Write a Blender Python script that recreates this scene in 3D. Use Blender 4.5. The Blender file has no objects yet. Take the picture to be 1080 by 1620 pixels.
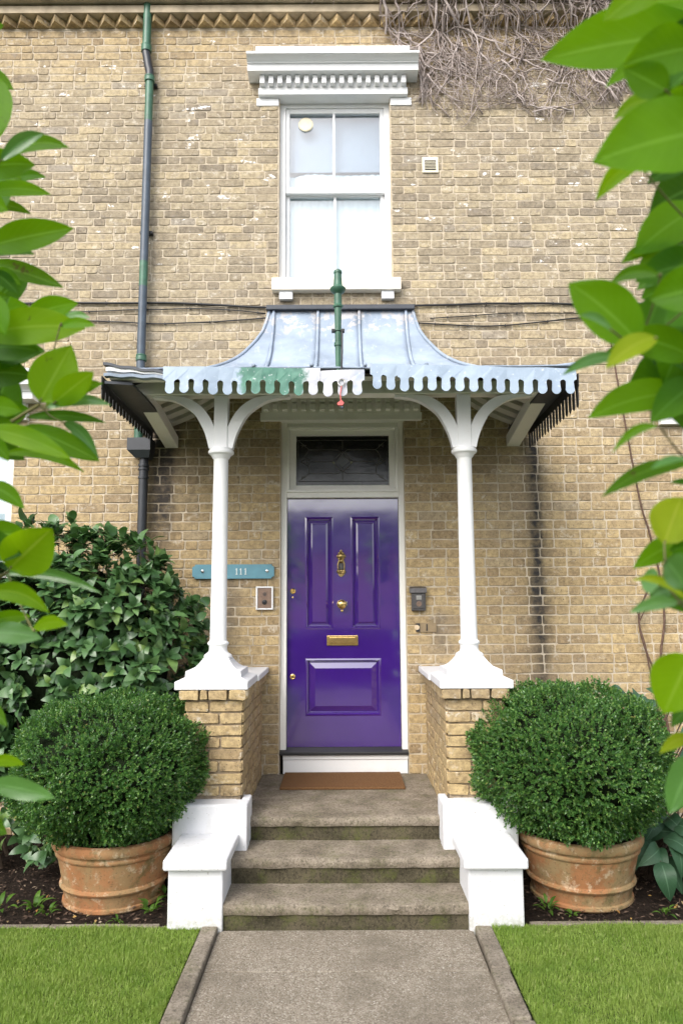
import bpy, bmesh, math, random
import numpy as np
from mathutils import Vector, Matrix, noise as mnoise

random.seed(11)
RNG = np.random.default_rng(11)
SC = bpy.context.scene
COL = SC.collection
PI = math.pi

# ------------------------------------------------------------------ camera
F, PITCH, ROLL = 1150.0, math.radians(7.19), math.radians(0.3)
CAM = Vector((0, -5.9, 1.747))
fw = Vector((0, math.cos(PITCH), math.sin(PITCH)))
up0 = Vector((0, -math.sin(PITCH), math.cos(PITCH)))
rt = Vector((1, 0, 0)) * math.cos(ROLL) - up0 * math.sin(ROLL)
up = up0 * math.cos(ROLL) + Vector((1, 0, 0)) * math.sin(ROLL)
cd = bpy.data.cameras.new('camera')
cam = bpy.data.objects.new('camera', cd)
COL.objects.link(cam)
cam.matrix_world = Matrix(((rt.x, up.x, -fw.x, CAM.x), (rt.y, up.y, -fw.y, CAM.y), (rt.z, up.z, -fw.z, CAM.z), (0, 0, 0, 1)))
cd.sensor_fit = 'VERTICAL'
cd.sensor_height = 36
cd.sensor_width = 24
cd.lens = F / 1620 * 36
cd.clip_start = 0.05
cd.clip_end = 1000
cd.dof.use_dof = True
cd.dof.focus_distance = 5.2
cd.dof.aperture_fstop = 3.2
SC.camera = cam

# ------------------------------------------------------------------ daylight: bright overcast
SUN_EL, SUN_AZ = math.radians(43), math.radians(210)      # azimuth from +Y (the house), clockwise: in front of the house
w = bpy.data.worlds.new('World')
SC.world = w
w.use_nodes = True
wn, wl = w.node_tree.nodes, w.node_tree.links
bg = wn['Background']
sky = wn.new('ShaderNodeTexSky')
sky.sky_type = 'NISHITA'
sky.sun_disc = False
sky.sun_elevation = SUN_EL
sky.sun_rotation = SUN_AZ
sky.air_density = 1.0
sky.dust_density = 3.0
sky.ozone_density = 1.0
hsv = wn.new('ShaderNodeHueSaturation')
hsv.inputs['Saturation'].default_value = 0.42
wl.new(sky.outputs[0], hsv.inputs['Color'])
wl.new(hsv.outputs[0], bg.inputs[0])
bg.inputs[1].default_value = 0.15
sd = bpy.data.lights.new('sun', 'SUN')
sd.energy = 0.75
sd.angle = math.radians(40)
sd.color = (1.0, 0.96, 0.9)
sun = bpy.data.objects.new('sun', sd)
COL.objects.link(sun)
sdir = Vector((math.sin(SUN_AZ) * math.cos(SUN_EL), math.cos(SUN_AZ) * math.cos(SUN_EL), math.sin(SUN_EL)))
sun.rotation_euler = (-sdir).to_track_quat('-Z', 'Y').to_euler()
sun.location = sdir * 30
SC.view_settings.view_transform = 'Standard'
SC.view_settings.look = 'None'
SC.view_settings.gamma = 1
SC.view_settings.use_curve_mapping = False
SC.view_settings.exposure = 1.35
SC.cycles.max_bounces = 8
SC.cycles.transparent_max_bounces = 8
SC.cycles.use_denoising = True

# ------------------------------------------------------------------ node helpers
class MT:
    """a node material under construction"""
    def __init__(s, name, rough=0.6, color=None, spec=None, metal=0.0):
        s.m = bpy.data.materials.new(name)
        s.m.use_nodes = True
        s.n, s.l = s.m.node_tree.nodes, s.m.node_tree.links
        s.b = s.n['Principled BSDF']
        s.b.inputs['Roughness'].default_value = rough
        s.b.inputs['Metallic'].default_value = metal
        if spec is not None:
            s.b.inputs['Specular IOR Level'].default_value = spec
        if color:
            s.b.inputs['Base Color'].default_value = (*color, 1)
        g = s.n.new('ShaderNodeNewGeometry')
        s.pos, s.nrm, s.island = g.outputs['Position'], g.outputs['Normal'], g.outputs['Random Per Island']
        s.obr = s.n.new('ShaderNodeObjectInfo').outputs['Random']
    def put(s, sock, v):
        if isinstance(v, (int, float)):
            sock.default_value = v
        elif isinstance(v, (tuple, list)):
            sock.default_value = (*v, 1) if len(v) == 3 and sock.type == 'RGBA' else v
        else:
            s.l.new(v, sock)
    def math(s, op, a, b=0.0, c=None, clamp=False):
        n = s.n.new('ShaderNodeMath'); n.operation = op; n.use_clamp = clamp
        s.put(n.inputs[0], a); s.put(n.inputs[1], b)
        if c is not None: s.put(n.inputs[2], c)
        return n.outputs[0]
    def noise(s, scale, detail=3, rough=0.55, vec=None, stretch=None, offset=None):
        v = vec or s.pos
        if stretch or offset:
            mp = s.n.new('ShaderNodeMapping')
            s.l.new(v, mp.inputs[0])
            if stretch: mp.inputs['Scale'].default_value = stretch
            if offset: mp.inputs['Location'].default_value = offset
            v = mp.outputs[0]
        n = s.n.new('ShaderNodeTexNoise')
        n.inputs['Scale'].default_value = scale
        n.inputs['Detail'].default_value = detail
        n.inputs['Roughness'].default_value = rough
        s.l.new(v, n.inputs['Vector'])
        return n.outputs['Fac']
    def voro(s, scale, feature='F1', out='Distance', vec=None):
        n = s.n.new('ShaderNodeTexVoronoi'); n.feature = feature
        n.inputs['Scale'].default_value = scale
        s.l.new(vec or s.pos, n.inputs['Vector'])
        return n.outputs[out]
    def ramp(s, f, stops):
        n = s.n.new('ShaderNodeValToRGB')
        e = n.color_ramp.elements
        while len(e) < len(stops): e.new(0.5)
        for i, (p, c) in enumerate(stops):
            e[i].position = p
            e[i].color = (c, c, c, 1) if isinstance(c, (int, float)) else (*c, 1)
        s.put(n.inputs[0], f)
        return n.outputs[0]
    def rng(s, f, a, b, c=0.0, d=1.0):
        n = s.n.new('ShaderNodeMapRange'); n.clamp = True
        s.put(n.inputs[0], f)
        for i, v in enumerate((a, b, c, d)): n.inputs[i + 1].default_value = v
        return n.outputs[0]
    def mix(s, f, a, b, mode='MIX'):
        n = s.n.new('ShaderNodeMix'); n.data_type = 'RGBA'; n.blend_type = mode
        s.put(n.inputs[0], f); s.put(n.inputs[6], a); s.put(n.inputs[7], b)
        return n.outputs[2]
    def xyz(s):
        n = s.n.new('ShaderNodeSeparateXYZ'); s.l.new(s.pos, n.inputs[0])
        return n.outputs
    def color(s, c): s.put(s.b.inputs['Base Color'], c); return s
    def rough(s, v): s.put(s.b.inputs['Roughness'], v); return s
    def bump(s, h, strength=0.4, dist=0.01):
        n = s.n.new('ShaderNodeBump')
        n.inputs['Strength'].default_value = strength
        n.inputs['Distance'].default_value = dist
        s.put(n.inputs['Height'], h)
        s.l.new(n.outputs[0], s.b.inputs['Normal'])
        return s
    def translucent(s, fac, color):
        t = s.n.new('ShaderNodeBsdfTranslucent'); s.put(t.inputs['Color'], color)
        mx = s.n.new('ShaderNodeMixShader'); s.put(mx.inputs[0], fac)
        s.l.new(s.b.outputs[0], mx.inputs[1]); s.l.new(t.outputs[0], mx.inputs[2])
        s.l.new(mx.outputs[0], s.n['Material Output'].inputs['Surface'])
        return s

def gauss(k, x, c, wd):
    d = k.math('DIVIDE', k.math('SUBTRACT', x, c), wd)
    return k.math('POWER', 2.718, k.math('MULTIPLY', k.math('MULTIPLY', d, d), -1.0))

# ------------------------------------------------------------------ materials
def make_brick(name, porch=False):
    k = MT(name, 0.85, spec=0.25)
    r = k.math('FRACT', k.math('ADD', k.math('MULTIPLY', k.obr, 7.31), k.math('MULTIPLY', k.island, 3.77)))
    X, Y, Z = k.xyz()
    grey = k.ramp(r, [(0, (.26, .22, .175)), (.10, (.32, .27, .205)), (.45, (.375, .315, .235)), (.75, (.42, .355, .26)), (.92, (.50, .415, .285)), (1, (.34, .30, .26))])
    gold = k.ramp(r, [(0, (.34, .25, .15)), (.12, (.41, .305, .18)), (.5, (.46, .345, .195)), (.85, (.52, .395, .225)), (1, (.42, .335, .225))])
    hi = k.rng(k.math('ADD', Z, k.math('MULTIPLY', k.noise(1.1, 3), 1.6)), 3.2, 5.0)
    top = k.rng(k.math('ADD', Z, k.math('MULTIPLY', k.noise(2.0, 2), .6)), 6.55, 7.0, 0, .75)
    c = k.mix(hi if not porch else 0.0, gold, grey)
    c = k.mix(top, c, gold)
    pat = k.noise(26, 5, .72)
    c = k.mix(k.rng(pat, .38, .60), k.mix(1.0, c, (.62, .60, .54), 'MULTIPLY'), k.mix(1.0, c, (1.04, 1.03, .945), 'MULTIPLY'))
    blot = k.noise(11, 4, .65, stretch=(1, 1, 1.7), offset=(3, 0, 5))
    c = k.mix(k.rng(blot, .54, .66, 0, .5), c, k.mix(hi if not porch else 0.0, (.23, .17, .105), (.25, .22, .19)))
    big = k.noise(1.3, 4)
    c = k.mix(k.rng(big, .36, .54, .26, 0), c, (.25, .205, .155))
    pits = k.noise(75, 3, .55)
    c = k.mix(k.rng(pits, .31, .39, .75, 0), c, (.085, .065, .045))
    pale = k.math('MULTIPLY', k.rng(k.noise(8, 4, .65, stretch=(1, 1, 1.4)), .56, .66), k.rng(k.noise(50, 3), .42, .56))
    c = k.mix(k.math('MULTIPLY', pale, .6), c, (.66, .60, .50))
    if not porch:
        # old white paint left on a few bricks
        wp = k.math('MULTIPLY', k.rng(k.noise(4.3, 3, .6, stretch=(1, 1, 2.2)), .635, .655), k.rng(k.noise(30, 4, .7), .47, .52))
        wp = k.math('MULTIPLY', wp, k.rng(Z, 4.4, 4.6))
        c = k.mix(wp, c, (.80, .77, .73))
        # black run-off streaks below the two ends of the canopy
        n1 = k.noise(5, 4, .7, stretch=(1, 1, .35))
        n2 = k.noise(16, 4, .6)
        wob = k.math('ADD', X, k.math('MULTIPLY', k.math('SUBTRACT', n1, .5), .16))
        def streak(x0, wd, z0, z1, z2, amt, side=0.25):
            core = gauss(k, wob, x0, wd)
            soft = k.math('MULTIPLY', gauss(k, wob, x0, wd * 3.2), side)
            s = k.math('ADD', core, soft)
            s = k.math('MULTIPLY', s, k.math('MULTIPLY', k.rng(Z, z0, z1), k.rng(Z, z2, z2 + .12, 1, 0)))
            s = k.math('MULTIPLY', s, k.rng(n2, .3, .7, .6, 1.1))
            return k.math('MULTIPLY', s, amt, clamp=True)
        c = k.mix(streak(1.585, .075, -.6, 1.7, 3.02, .80, .38), c, (.03, .028, .026))
        c = k.mix(streak(-1.47, .13, 1.7, 2.6, 3.35, .95), c, (.035, .03, .026))
        c = k.mix(streak(-1.15, .20, 2.3, 3.1, 3.5, .45, .1), c, (.06, .05, .04))
        c = k.mix(streak(-.90, .09, 1.3, 1.6, 1.9, .55, .1), c, (.09, .08, .07))
        c = k.mix(streak(.80, .10, 1.28, 1.42, 1.62, .55, .1), c, (.10, .09, .08))
    k.color(c)
    h = k.math('ADD', k.math('MULTIPLY', k.noise(55, 5, .7), 1.0), k.math('MULTIPLY', pits, .5))
    k.bump(h, .5, .007)
    return k.m

def make_mortar():
    k = MT('lime_mortar', 0.95, spec=0.1)
    X, Y, Z = k.xyz()
    c = k.ramp(k.noise(9, 4), [(.3, (.43, .36, .265)), (.7, (.59, .515, .40))])
    c = k.mix(k.rng(k.noise(70, 3), .4, .65, 0, .35), c, (.34, .28, .2))
    n1 = k.noise(6, 4, .7, stretch=(1, 1, .3))
    wob = k.math('ADD', X, k.math('MULTIPLY', k.math('SUBTRACT', n1, .5), .16))
    s = k.math('ADD', gauss(k, wob, 1.585, .06), gauss(k, wob, -1.45, .09))
    s = k.math('MULTIPLY', s, k.math('MULTIPLY', k.rng(Z, .8, 2.5), k.rng(Z, 3.0, 3.15, .5, 0)))
    c = k.mix(s, c, (.05, .045, .04))
    k.color(c).bump(k.noise(80, 4, .7), .5, .006)
    return k.m

def make_paint(name, col, dirt=.12, rough=.45, seed=0.0, splash=False):
    k = MT(name, rough, spec=.4)
    n = k.noise(6, 5, .65, offset=(seed, 0, 0))
    c = k.mix(k.rng(n, .52, .8, 0, dirt * 2), col, tuple(v * .68 * f for v, f in zip(col, (1, .96, .86))))
    c = k.mix(k.rng(k.noise(55, 4, .7), .66, .74, 0, dirt * 3), c, (.25, .22, .18))
    if splash:
        X, Y, Z = k.xyz()
        low = k.rng(k.math('ADD', Z, k.math('MULTIPLY', k.noise(17, 5, .7), -.22)), -.13, .02, 1, 0)
        c = k.mix(k.math('MULTIPLY', low, k.rng(k.noise(45, 4, .7), .35, .6, .1, .75)), c, (.24, .235, .15))
        run = k.rng(k.noise(13, 4, .7, stretch=(1, 1, .18)), .56, .70, 0, .28)
        c = k.mix(run, c, (.45, .44, .38))
        c = k.mix(k.rng(k.noise(38, 4, .75, offset=(6, 1, 3)), .655, .675, 0, .8), c, (.22, .20, .16))
    k.color(c).bump(k.noise(30, 4), .3 if splash else .12, .006)
    return k.m

def make_lead(name, base):
    k = MT(name, .65, spec=.22)
    c = k.ramp(k.noise(3.2, 5, .6), [(.25, tuple(v * .72 for v in base)), (.5, base), (.78, tuple(min(.85, v * 1.28) for v in base))])
    X, Y, Z = k.xyz()
    c = k.mix(k.rng(k.noise(14, 4, .6, stretch=(1.6, 1, .35)), .58, .72, 0, .55), c, (.44, .47, .51))
    pz = k.math('MULTIPLY', k.rng(k.math('ADD', Z, k.math('MULTIPLY', k.noise(11, 3), .28)), 4.10, 4.16), k.rng(k.noise(13, 4, .65), .50, .56))
    c = k.mix(k.math('MULTIPLY', pz, .6), c, (.52, .48, .45))
    k.color(c).rough(k.rng(k.noise(8, 3), .3, .7, .55, .75)).bump(k.noise(5, 3), .25, .02)
    return k.m

def make_valance():
    k = MT('weathered_painted_lead', .5, spec=.4)
    X, Y, Z = k.xyz()
    wx = k.math('ADD', X, k.math('MULTIPLY', k.math('SUBTRACT', k.noise(9, 4, .65), .5), .34))
    blue = k.ramp(k.noise(6, 4), [(.3, (.27, .34, .43)), (.7, (.36, .44, .54))])
    green = k.ramp(k.noise(18, 4), [(.3, (.03, .12, .085)), (.7, (.085, .225, .165))])
    white = k.ramp(k.noise(8, 4), [(.3, (.42, .43, .48)), (.7, (.62, .63, .67))])
    c = k.mix(k.rng(wx, -.66, -.60), blue, green)
    c = k.mix(k.rng(wx, -.25, -.19), c, white)
    c = k.mix(k.rng(wx, .10, .19), c, blue)
    c = k.mix(k.rng(k.noise(40, 4, .7), .62, .70, 0, .6), c, (.72, .74, .76))
    k.color(c).bump(k.noise(7, 3), .3, .02)
    return k.m

def make_stone(name, a, b, moss=.5, speck=True):
    k = MT(name, .92, spec=.2)
    c = k.ramp(k.noise(5, 6, .7), [(.36, a), (.62, b)])
    c = k.mix(k.rng(k.noise(70, 4, .7), .36, .52, .7, 0), c, tuple(v * .42 for v in a))
    c = k.mix(k.rng(k.noise(150, 2, .6, offset=(3, 1, 2)), .60, .70, 0, .5), c, tuple(min(.7, v * 1.7) for v in b))
    if moss:
        mk = k.math('MULTIPLY', k.rng(k.noise(7, 5, .7, offset=(7, 2, 0)), .48, .66), k.rng(k.noise(60, 3), .3, .6))
        c = k.mix(k.math('MULTIPLY', mk, moss), c, (.085, .095, .025))
    h = k.math('ADD', k.noise(22, 5, .7), k.math('MULTIPLY', k.noise(170, 2), .35))
    k.color(c).bump(h, .6, .012)
    return k.m

def make_path():
    k = MT('exposed_aggregate_concrete', .9, spec=.2)
    cell = k.voro(150, out='Color')
    r = k.n.new('ShaderNodeSeparateColor'); k.l.new(cell, r.inputs[0])
    c = k.ramp(r.outputs[0], [(0, (.145, .12, .09)), (.3, (.225, .19, .145)), (.7, (.29, .25, .195)), (.95, (.36, .32, .26)), (1, (.50, .46, .40))])
    c = k.mix(k.rng(k.noise(2.6, 5, .65), .38, .56, .5, 0), c, (.13, .11, .08))
    c = k.mix(k.rng(k.noise(9, 5, .7, offset=(4, 4, 1)), .54, .66, 0, .35), c, (.40, .36, .29))
    c = k.mix(k.rng(k.noise(320, 2), .40, .52, .5, 0), c, (.13, .105, .08))
    h = k.math('ADD', k.math('MULTIPLY', k.voro(150), -.8), k.noise(14, 4))
    k.color(c).bump(h, .5, .006)
    return k.m

def make_door():
    k = MT('purple_gloss_paint', .1, spec=.5)
    c = k.ramp(k.noise(3, 3), [(.3, (.040, .009, .165)), (.7, (.048, .012, .195))])
    k.color(c).rough(k.rng(k.noise(9, 4), .35, .7, .07, .17))
    k.b.inputs['IOR'].default_value = 1.55
    k.b.inputs['Coat Weight'].default_value = 1.0
    k.b.inputs['Coat IOR'].default_value = 1.95
    k.b.inputs['Coat Roughness'].default_value = .05
    h = k.math('ADD', k.noise(3.5, 2, .4), k.math('MULTIPLY', k.noise(26, 3), .05))
    k.bump(h, .35, .014)
    return k.m

def make_terracotta():
    k = MT('weathered_terracotta', .85, spec=.25)
    oc = k.n.new('ShaderNodeTexCoord').outputs['Object']
    ofs = k.n.new('ShaderNodeVectorMath'); ofs.operation = 'ADD'
    k.l.new(oc, ofs.inputs[0])
    cb = k.n.new('ShaderNodeCombineXYZ'); k.l.new(k.math('MULTIPLY', k.obr, 31.0), cb.inputs[0]); k.l.new(k.math('MULTIPLY', k.obr, 17.0), cb.inputs[1])
    k.l.new(cb.outputs[0], ofs.inputs[1])
    v = ofs.outputs[0]
    c = k.ramp(k.noise(4, 5, .6, vec=v), [(.3, (.22, .105, .045)), (.5, (.32, .145, .062)), (.7, (.38, .185, .085))])
    c = k.mix(k.math('MULTIPLY', k.rng(k.noise(4.5, 6, .72, vec=v, offset=(4, 0, 0)), .43, .58, 0, .9), k.rng(k.obr, 0, 1, .75, 1)), c, (.27, .20, .10))
    c = k.mix(k.rng(k.noise(14, 5, .7, vec=v, offset=(9, 3, 0)), .55, .64, 0, .65), c, (.52, .41, .28))
    c = k.mix(k.rng(k.noise(8, 5, .7, vec=v, offset=(1, 8, 0)), .54, .66, 0, .75), c, (.11, .10, .04))
    c = k.mix(k.rng(k.noise(50, 4, .7, vec=v), .57, .66, 0, .7), c, (.13, .085, .045))
    k.color(c).bump(k.noise(30, 5, .7, vec=v), .35, .01)
    return k.m

def make_leaf(name, stops, transl, tcol, rough=.4, spec=.5, var=True, veins=0.0):
    k = MT(name, rough, spec=spec)
    r = k.math('FRACT', k.math('ADD', k.math('MULTIPLY', k.obr, 5.13), k.math('MULTIPLY', k.island, 2.91)))
    c = k.ramp(r, stops)
    if var:
        c = k.mix(k.rng(k.noise(28, 3), .35, .7, .0, .3), c, tuple(v * .7 for v in stops[0][1]))
    tc = k.mix(k.rng(r, 0, 1), tuple(v * .55 for v in tcol), tcol)
    if veins:
        at = k.n.new('ShaderNodeAttribute'); at.attribute_name = 'leaf_uv'
        sp = k.n.new('ShaderNodeSeparateXYZ'); k.l.new(at.outputs['Vector'], sp.inputs[0])
        au = k.math('ABSOLUTE', sp.outputs[0])
        mid = k.rng(au, .025, .085, 1, 0)
        ph = k.math('ADD', k.math('MULTIPLY', sp.outputs[1], 9.0), k.math('MULTIPLY', au, -2.6))
        sv = k.math('ABSOLUTE', k.math('SUBTRACT', k.math('FRACT', ph), .5))
        side = k.math('MULTIPLY', k.rng(sv, .0, .09, 1, 0), .22)
        vn = k.math('MULTIPLY', k.math('MAXIMUM', mid, side), veins, clamp=True)
        lite = tuple(min(.8, v * 1.6 + .10) for v in tcol)
        c = k.mix(vn, c, tuple(min(.5, v * 1.7 + .05) for v in stops[-1][1]))
        tc = k.mix(vn, tc, lite)
        spot = k.rng(k.noise(24, 3, .6, offset=(2, 9, 4)), .70, .74)
        c = k.mix(k.math('MULTIPLY', spot, .7), c, (.10, .06, .02)); tc = k.mix(k.math('MULTIPLY', spot, .7), tc, (.12, .07, .02))
    k.color(c)
    k.translucent(transl, tc)
    return k.m

def make_simple(name, c, rough=.5, metal=0.0, spec=.5, var=.15, scale=20, bump=.1):
    k = MT(name, rough, metal=metal, spec=spec)
    k.color(k.ramp(k.noise(scale, 4, .6), [(.3, tuple(v * (1 - var) for v in c)), (.7, tuple(min(1, v * (1 + var)) for v in c))]))
    if bump: k.bump(k.noise(scale * 2, 3), bump, .005)
    return k.m

def make_glass(name, ior=1.5, tint=(.975, .985, .99), rough=.02, wav=.12):
    k = MT(name)
    gl = k.n.new('ShaderNodeBsdfGlossy'); gl.inputs['Roughness'].default_value = rough
    tr = k.n.new('ShaderNodeBsdfTransparent'); tr.inputs[0].default_value = (*tint, 1)
    fr = k.n.new('ShaderNodeFresnel')
    bf = k.n.new('ShaderNodeNewGeometry').outputs['Backfacing']
    k.put(fr.inputs[0], k.math('ADD', ior, k.math('MULTIPLY', bf, 1 / ior - ior)))
    bp = k.n.new('ShaderNodeBump'); bp.inputs['Strength'].default_value = wav; bp.inputs['Distance'].default_value = .006
    k.l.new(k.noise(2.2, 2), bp.inputs['Height'])
    k.l.new(bp.outputs[0], gl.inputs['Normal'])
    mx = k.n.new('ShaderNodeMixShader')
    k.l.new(fr.outputs[0], mx.inputs[0]); k.l.new(tr.outputs[0], mx.inputs[1]); k.l.new(gl.outputs[0], mx.inputs[2])
    k.l.new(mx.outputs[0], k.n['Material Output'].inputs['Surface'])
    return k.m

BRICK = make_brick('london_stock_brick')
PBRICK = make_brick('porch_pier_brick', True)
MORTAR = make_mortar()
PMORTAR = make_simple('pier_mortar', (.30, .24, .17), .95, 0, .1, .3, 40, .4)
WHITE = make_paint('white_gloss_paint', (.77, .77, .765), .12)
WHITE2 = make_paint('white_masonry_paint', (.68, .68, .695), .12, .6, 4.0, True)
OLDWHITE = make_paint('old_white_joinery_paint', (.80, .785, .74), .16, .5, 8.0)
CREAM = make_paint('cream_stone_paint', (.80, .73, .61), .3, .6, 2.0)
SOFFIT = make_paint('dusty_soffit_paint', (.50, .48, .43), .3, .6, 3.0)
LEAD = make_lead('sheet_lead', (.28, .335, .41))
DARKLEAD = make_simple('dark_lead', (.05, .055, .065), .55, .2)
VAL = make_valance()
BLACK = make_simple('black_painted_iron', (.012, .012, .013), .5)
STEP = make_stone('worn_sandstone', (.15, .125, .092), (.29, .245, .19), .45)
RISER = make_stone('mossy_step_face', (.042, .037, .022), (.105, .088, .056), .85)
KERB = make_stone('concrete_edging', (.15, .125, .095), (.28, .24, .19), .4)
PATH = make_path()
DOORM = make_door()
TERRA = make_terracotta()
BRASS = make_simple('polished_brass', (.72, .50, .20), .24, 1.0, .5, .12, 30, .05)
OLDBRASS = make_simple('tarnished_brass', (.34, .24, .10), .35, 1.0, .5, .3, 60, .2)
GREEN = make_simple('green_iron_paint', (.04, .115, .07), .42, 0, .5, .3, 14, .15)
PIPEBLUE = make_simple('blue_black_pipe_paint', (.055, .075, .10), .4, 0, .5, .25, 9, .1)
PIPEBLACK = make_simple('black_pipe', (.022, .025, .03), .38, 0, .5, .2, 12, .1)
DARKGLASS = make_simple('leaded_dark_glass', (.010, .011, .010), .16, 0, .5, .4, 9, .3)
CAME = make_simple('lead_came', (.10, .095, .085), .5, .3)
TEAL = make_simple('teal_enamel', (.115, .27, .33), .45, 0, .4, .1, 12, .05)
LETTER = make_simple('off_white_lettering', (.66, .70, .68), .5)
STEEL = make_simple('brushed_steel', (.55, .53, .50), .3, 1.0)
BRONZE = make_simple('bronze_plate', (.27, .185, .14), .35, .6, .5, .2, 40, .1)
GUN = make_simple('weathered_gunmetal', (.085, .08, .078), .45, .4, .5, .3, 50, .15)
RUBBER = make_simple('black_plastic', (.015, .015, .018), .4)
COIR = MT('coir_matting', .95, spec=.1)
COIR.color(COIR.ramp(COIR.noise(160, 3, .7), [(.36, (.085, .042, .018)), (.64, (.27, .145, .068))])).bump(COIR.noise(260, 2), .8, .01)
COIR = COIR.m
SOIL = MT('dark_mulch', .95, spec=.15)
SOIL.color(SOIL.ramp(SOIL.noise(40, 5, .7), [(.3, (.012, .008, .006)), (.7, (.05, .034, .024))])).bump(SOIL.noise(50, 5, .75), 1.0, .04)
SOIL = SOIL.m
CHIP = make_leaf('bark_chips', [(0, (.02, .013, .01)), (.6, (.065, .042, .03)), (.9, (.15, .10, .07)), (1, (.30, .24, .17))], 0.0, (.1, .1, .1), .9, .2, False)
TURF = MT('turf_base', .95, spec=.1)
TURF.color(TURF.ramp(TURF.noise(30, 4), [(.3, (.05, .075, .015)), (.7, (.09, .13, .03))]))
TURF = TURF.m
def grass_mat():
    k = MT('grass_blades', .55, spec=.3)
    c = k.ramp(k.island, [(0, (.12, .20, .026)), (.45, (.20, .30, .05)), (.8, (.28, .385, .085)), (.95, (.33, .41, .12)), (1, (.44, .42, .2))])
    c = k.mix(k.rng(k.noise(5, 3), .4, .68, 0, .55), c, (.27, .34, .08))
    c = k.mix(k.rng(k.noise(7, 3, offset=(5, 5, 0)), .5, .72, 0, .5), c, (.095, .19, .025))
    k.color(c).translucent(.35, (.32, .48, .04))
    return k.m
GRASS = grass_mat()
BOXLEAF = make_leaf('box_leaves', [(0, (.028, .090, .022)), (.35, (.056, .150, .036)), (.68, (.100, .220, .050)), (.9, (.17, .31, .065)), (.985, (.22, .34, .09)), (1, (.30, .22, .08))], .34, (.14, .32, .05), .30, .6, False)
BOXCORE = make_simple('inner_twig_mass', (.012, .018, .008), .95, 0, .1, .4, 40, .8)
LAUREL = make_leaf('laurel_leaves', [(0, (.042, .100, .034)), (.5, (.072, .155, .052)), (.85, (.105, .20, .070)), (1, (.19, .30, .07))], .16, (.08, .20, .03), .34, .55)
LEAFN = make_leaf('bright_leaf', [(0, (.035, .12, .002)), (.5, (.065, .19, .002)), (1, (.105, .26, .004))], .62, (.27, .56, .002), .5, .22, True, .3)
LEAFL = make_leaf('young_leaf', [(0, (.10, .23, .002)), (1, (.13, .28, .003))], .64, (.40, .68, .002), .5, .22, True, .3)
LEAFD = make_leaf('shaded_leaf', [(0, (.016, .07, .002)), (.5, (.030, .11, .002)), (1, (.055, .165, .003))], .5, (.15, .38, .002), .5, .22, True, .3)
LEAFP = make_leaf('glossy_pale_leaf', [(0, (.06, .17, .03)), (1, (.11, .24, .07))], .4, (.20, .45, .05), .28, .6, True, .3)
LEAFY = make_leaf('yellowing_leaf', [(0, (.19, .30, .003)), (1, (.27, .34, .01))], .6, (.48, .66, .01), .5, .25, True, .3)
BIGLEAF = make_leaf('broad_matt_leaf', [(0, (.025, .070, .032)), (1, (.045, .11, .052))], .15, (.08, .2, .05), .5, .35, True, .5)
WEED = make_leaf('weed_leaf', [(0, (.05, .12, .015)), (1, (.11, .21, .03))], .35, (.2, .4, .04), .5, .3)
DEADLEAF = make_leaf('fallen_leaf', [(0, (.28, .13, .04)), (.6, (.40, .26, .08)), (1, (.42, .36, .24))], .2, (.4, .25, .06), .7, .2)
TWIG = make_simple('grey_brown_twig', (.07, .05, .035), .85, 0, .2, .3, 40, .3)
GREENTWIG = make_simple('green_brown_twig', (.13, .12, .045), .7, 0, .3, .3, 30, .2)
IVY = make_leaf('bare_creeper_bark', [(0, (.20, .16, .14)), (.45, (.36, .30, .27)), (1, (.54, .47, .44))], 0.0, (.1, .1, .1), .9, .2)
VINE = make_simple('brown_vine_bark', (.12, .075, .055), .8, 0, .2, .3, 40, .3)
PANE = make_glass('window_glass', 2.0)
CURTAIN = make_simple('white_net', (.50, .61, .65), .9, 0, .1, .04, 12, .2)
ROOM = make_simple('dim_room_plaster', (.30, .33, .37), .9, 0, .1, .2, 2, 0)
VENTM = make_simple('ivory_plastic', (.72, .66, .50), .5, 0, .4, .08, 30, .1)
SIDEV = make_simple('black_valance', (.016, .016, .015), .6)  # even black paint of the toothed side strips
PINK = make_simple('coral_enamel', (.62, .10, .09), .4)
STOCKTOP = make_simple('weathered_cornice_stone', (.42, .35, .25), .9, 0, .2, .3, 6, .4)
TOOTH = make_brick('dogtooth_brick', True)
FARBRICK = make_simple('pink_house_render', (.85, .52, .47), .9, 0, .2, .15, 3, 0)
SLATE = make_simple('blue_roof_slate', (.16, .18, .24), .6, 0, .3, .2, 3, 0)
ASPHALT = make_simple('street_asphalt', (.05, .05, .052), .9, 0, .2, .2, 2, 0)
HEDGE = make_simple('far_hedge', (.02, .045, .012), .9, 0, .2, .4, 6, .5)

# ------------------------------------------------------------------ mesh helpers
def tag(o, label=None, cat=None, group=None, kind=None):
    if label: o['label'] = label
    if cat: o['category'] = cat
    if group: o['group'] = group
    if kind: o['kind'] = kind
    return o

def empty(name, loc, label=None, cat=None, group=None, kind=None):
    o = bpy.data.objects.new(name, None)
    o.empty_display_size = .1
    o.location = loc
    COL.objects.link(o)
    return tag(o, label, cat, group, kind)

def wloc(o):
    v = Vector((0, 0, 0))
    while o is not None:
        v += o.location; o = o.parent
    return v

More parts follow.
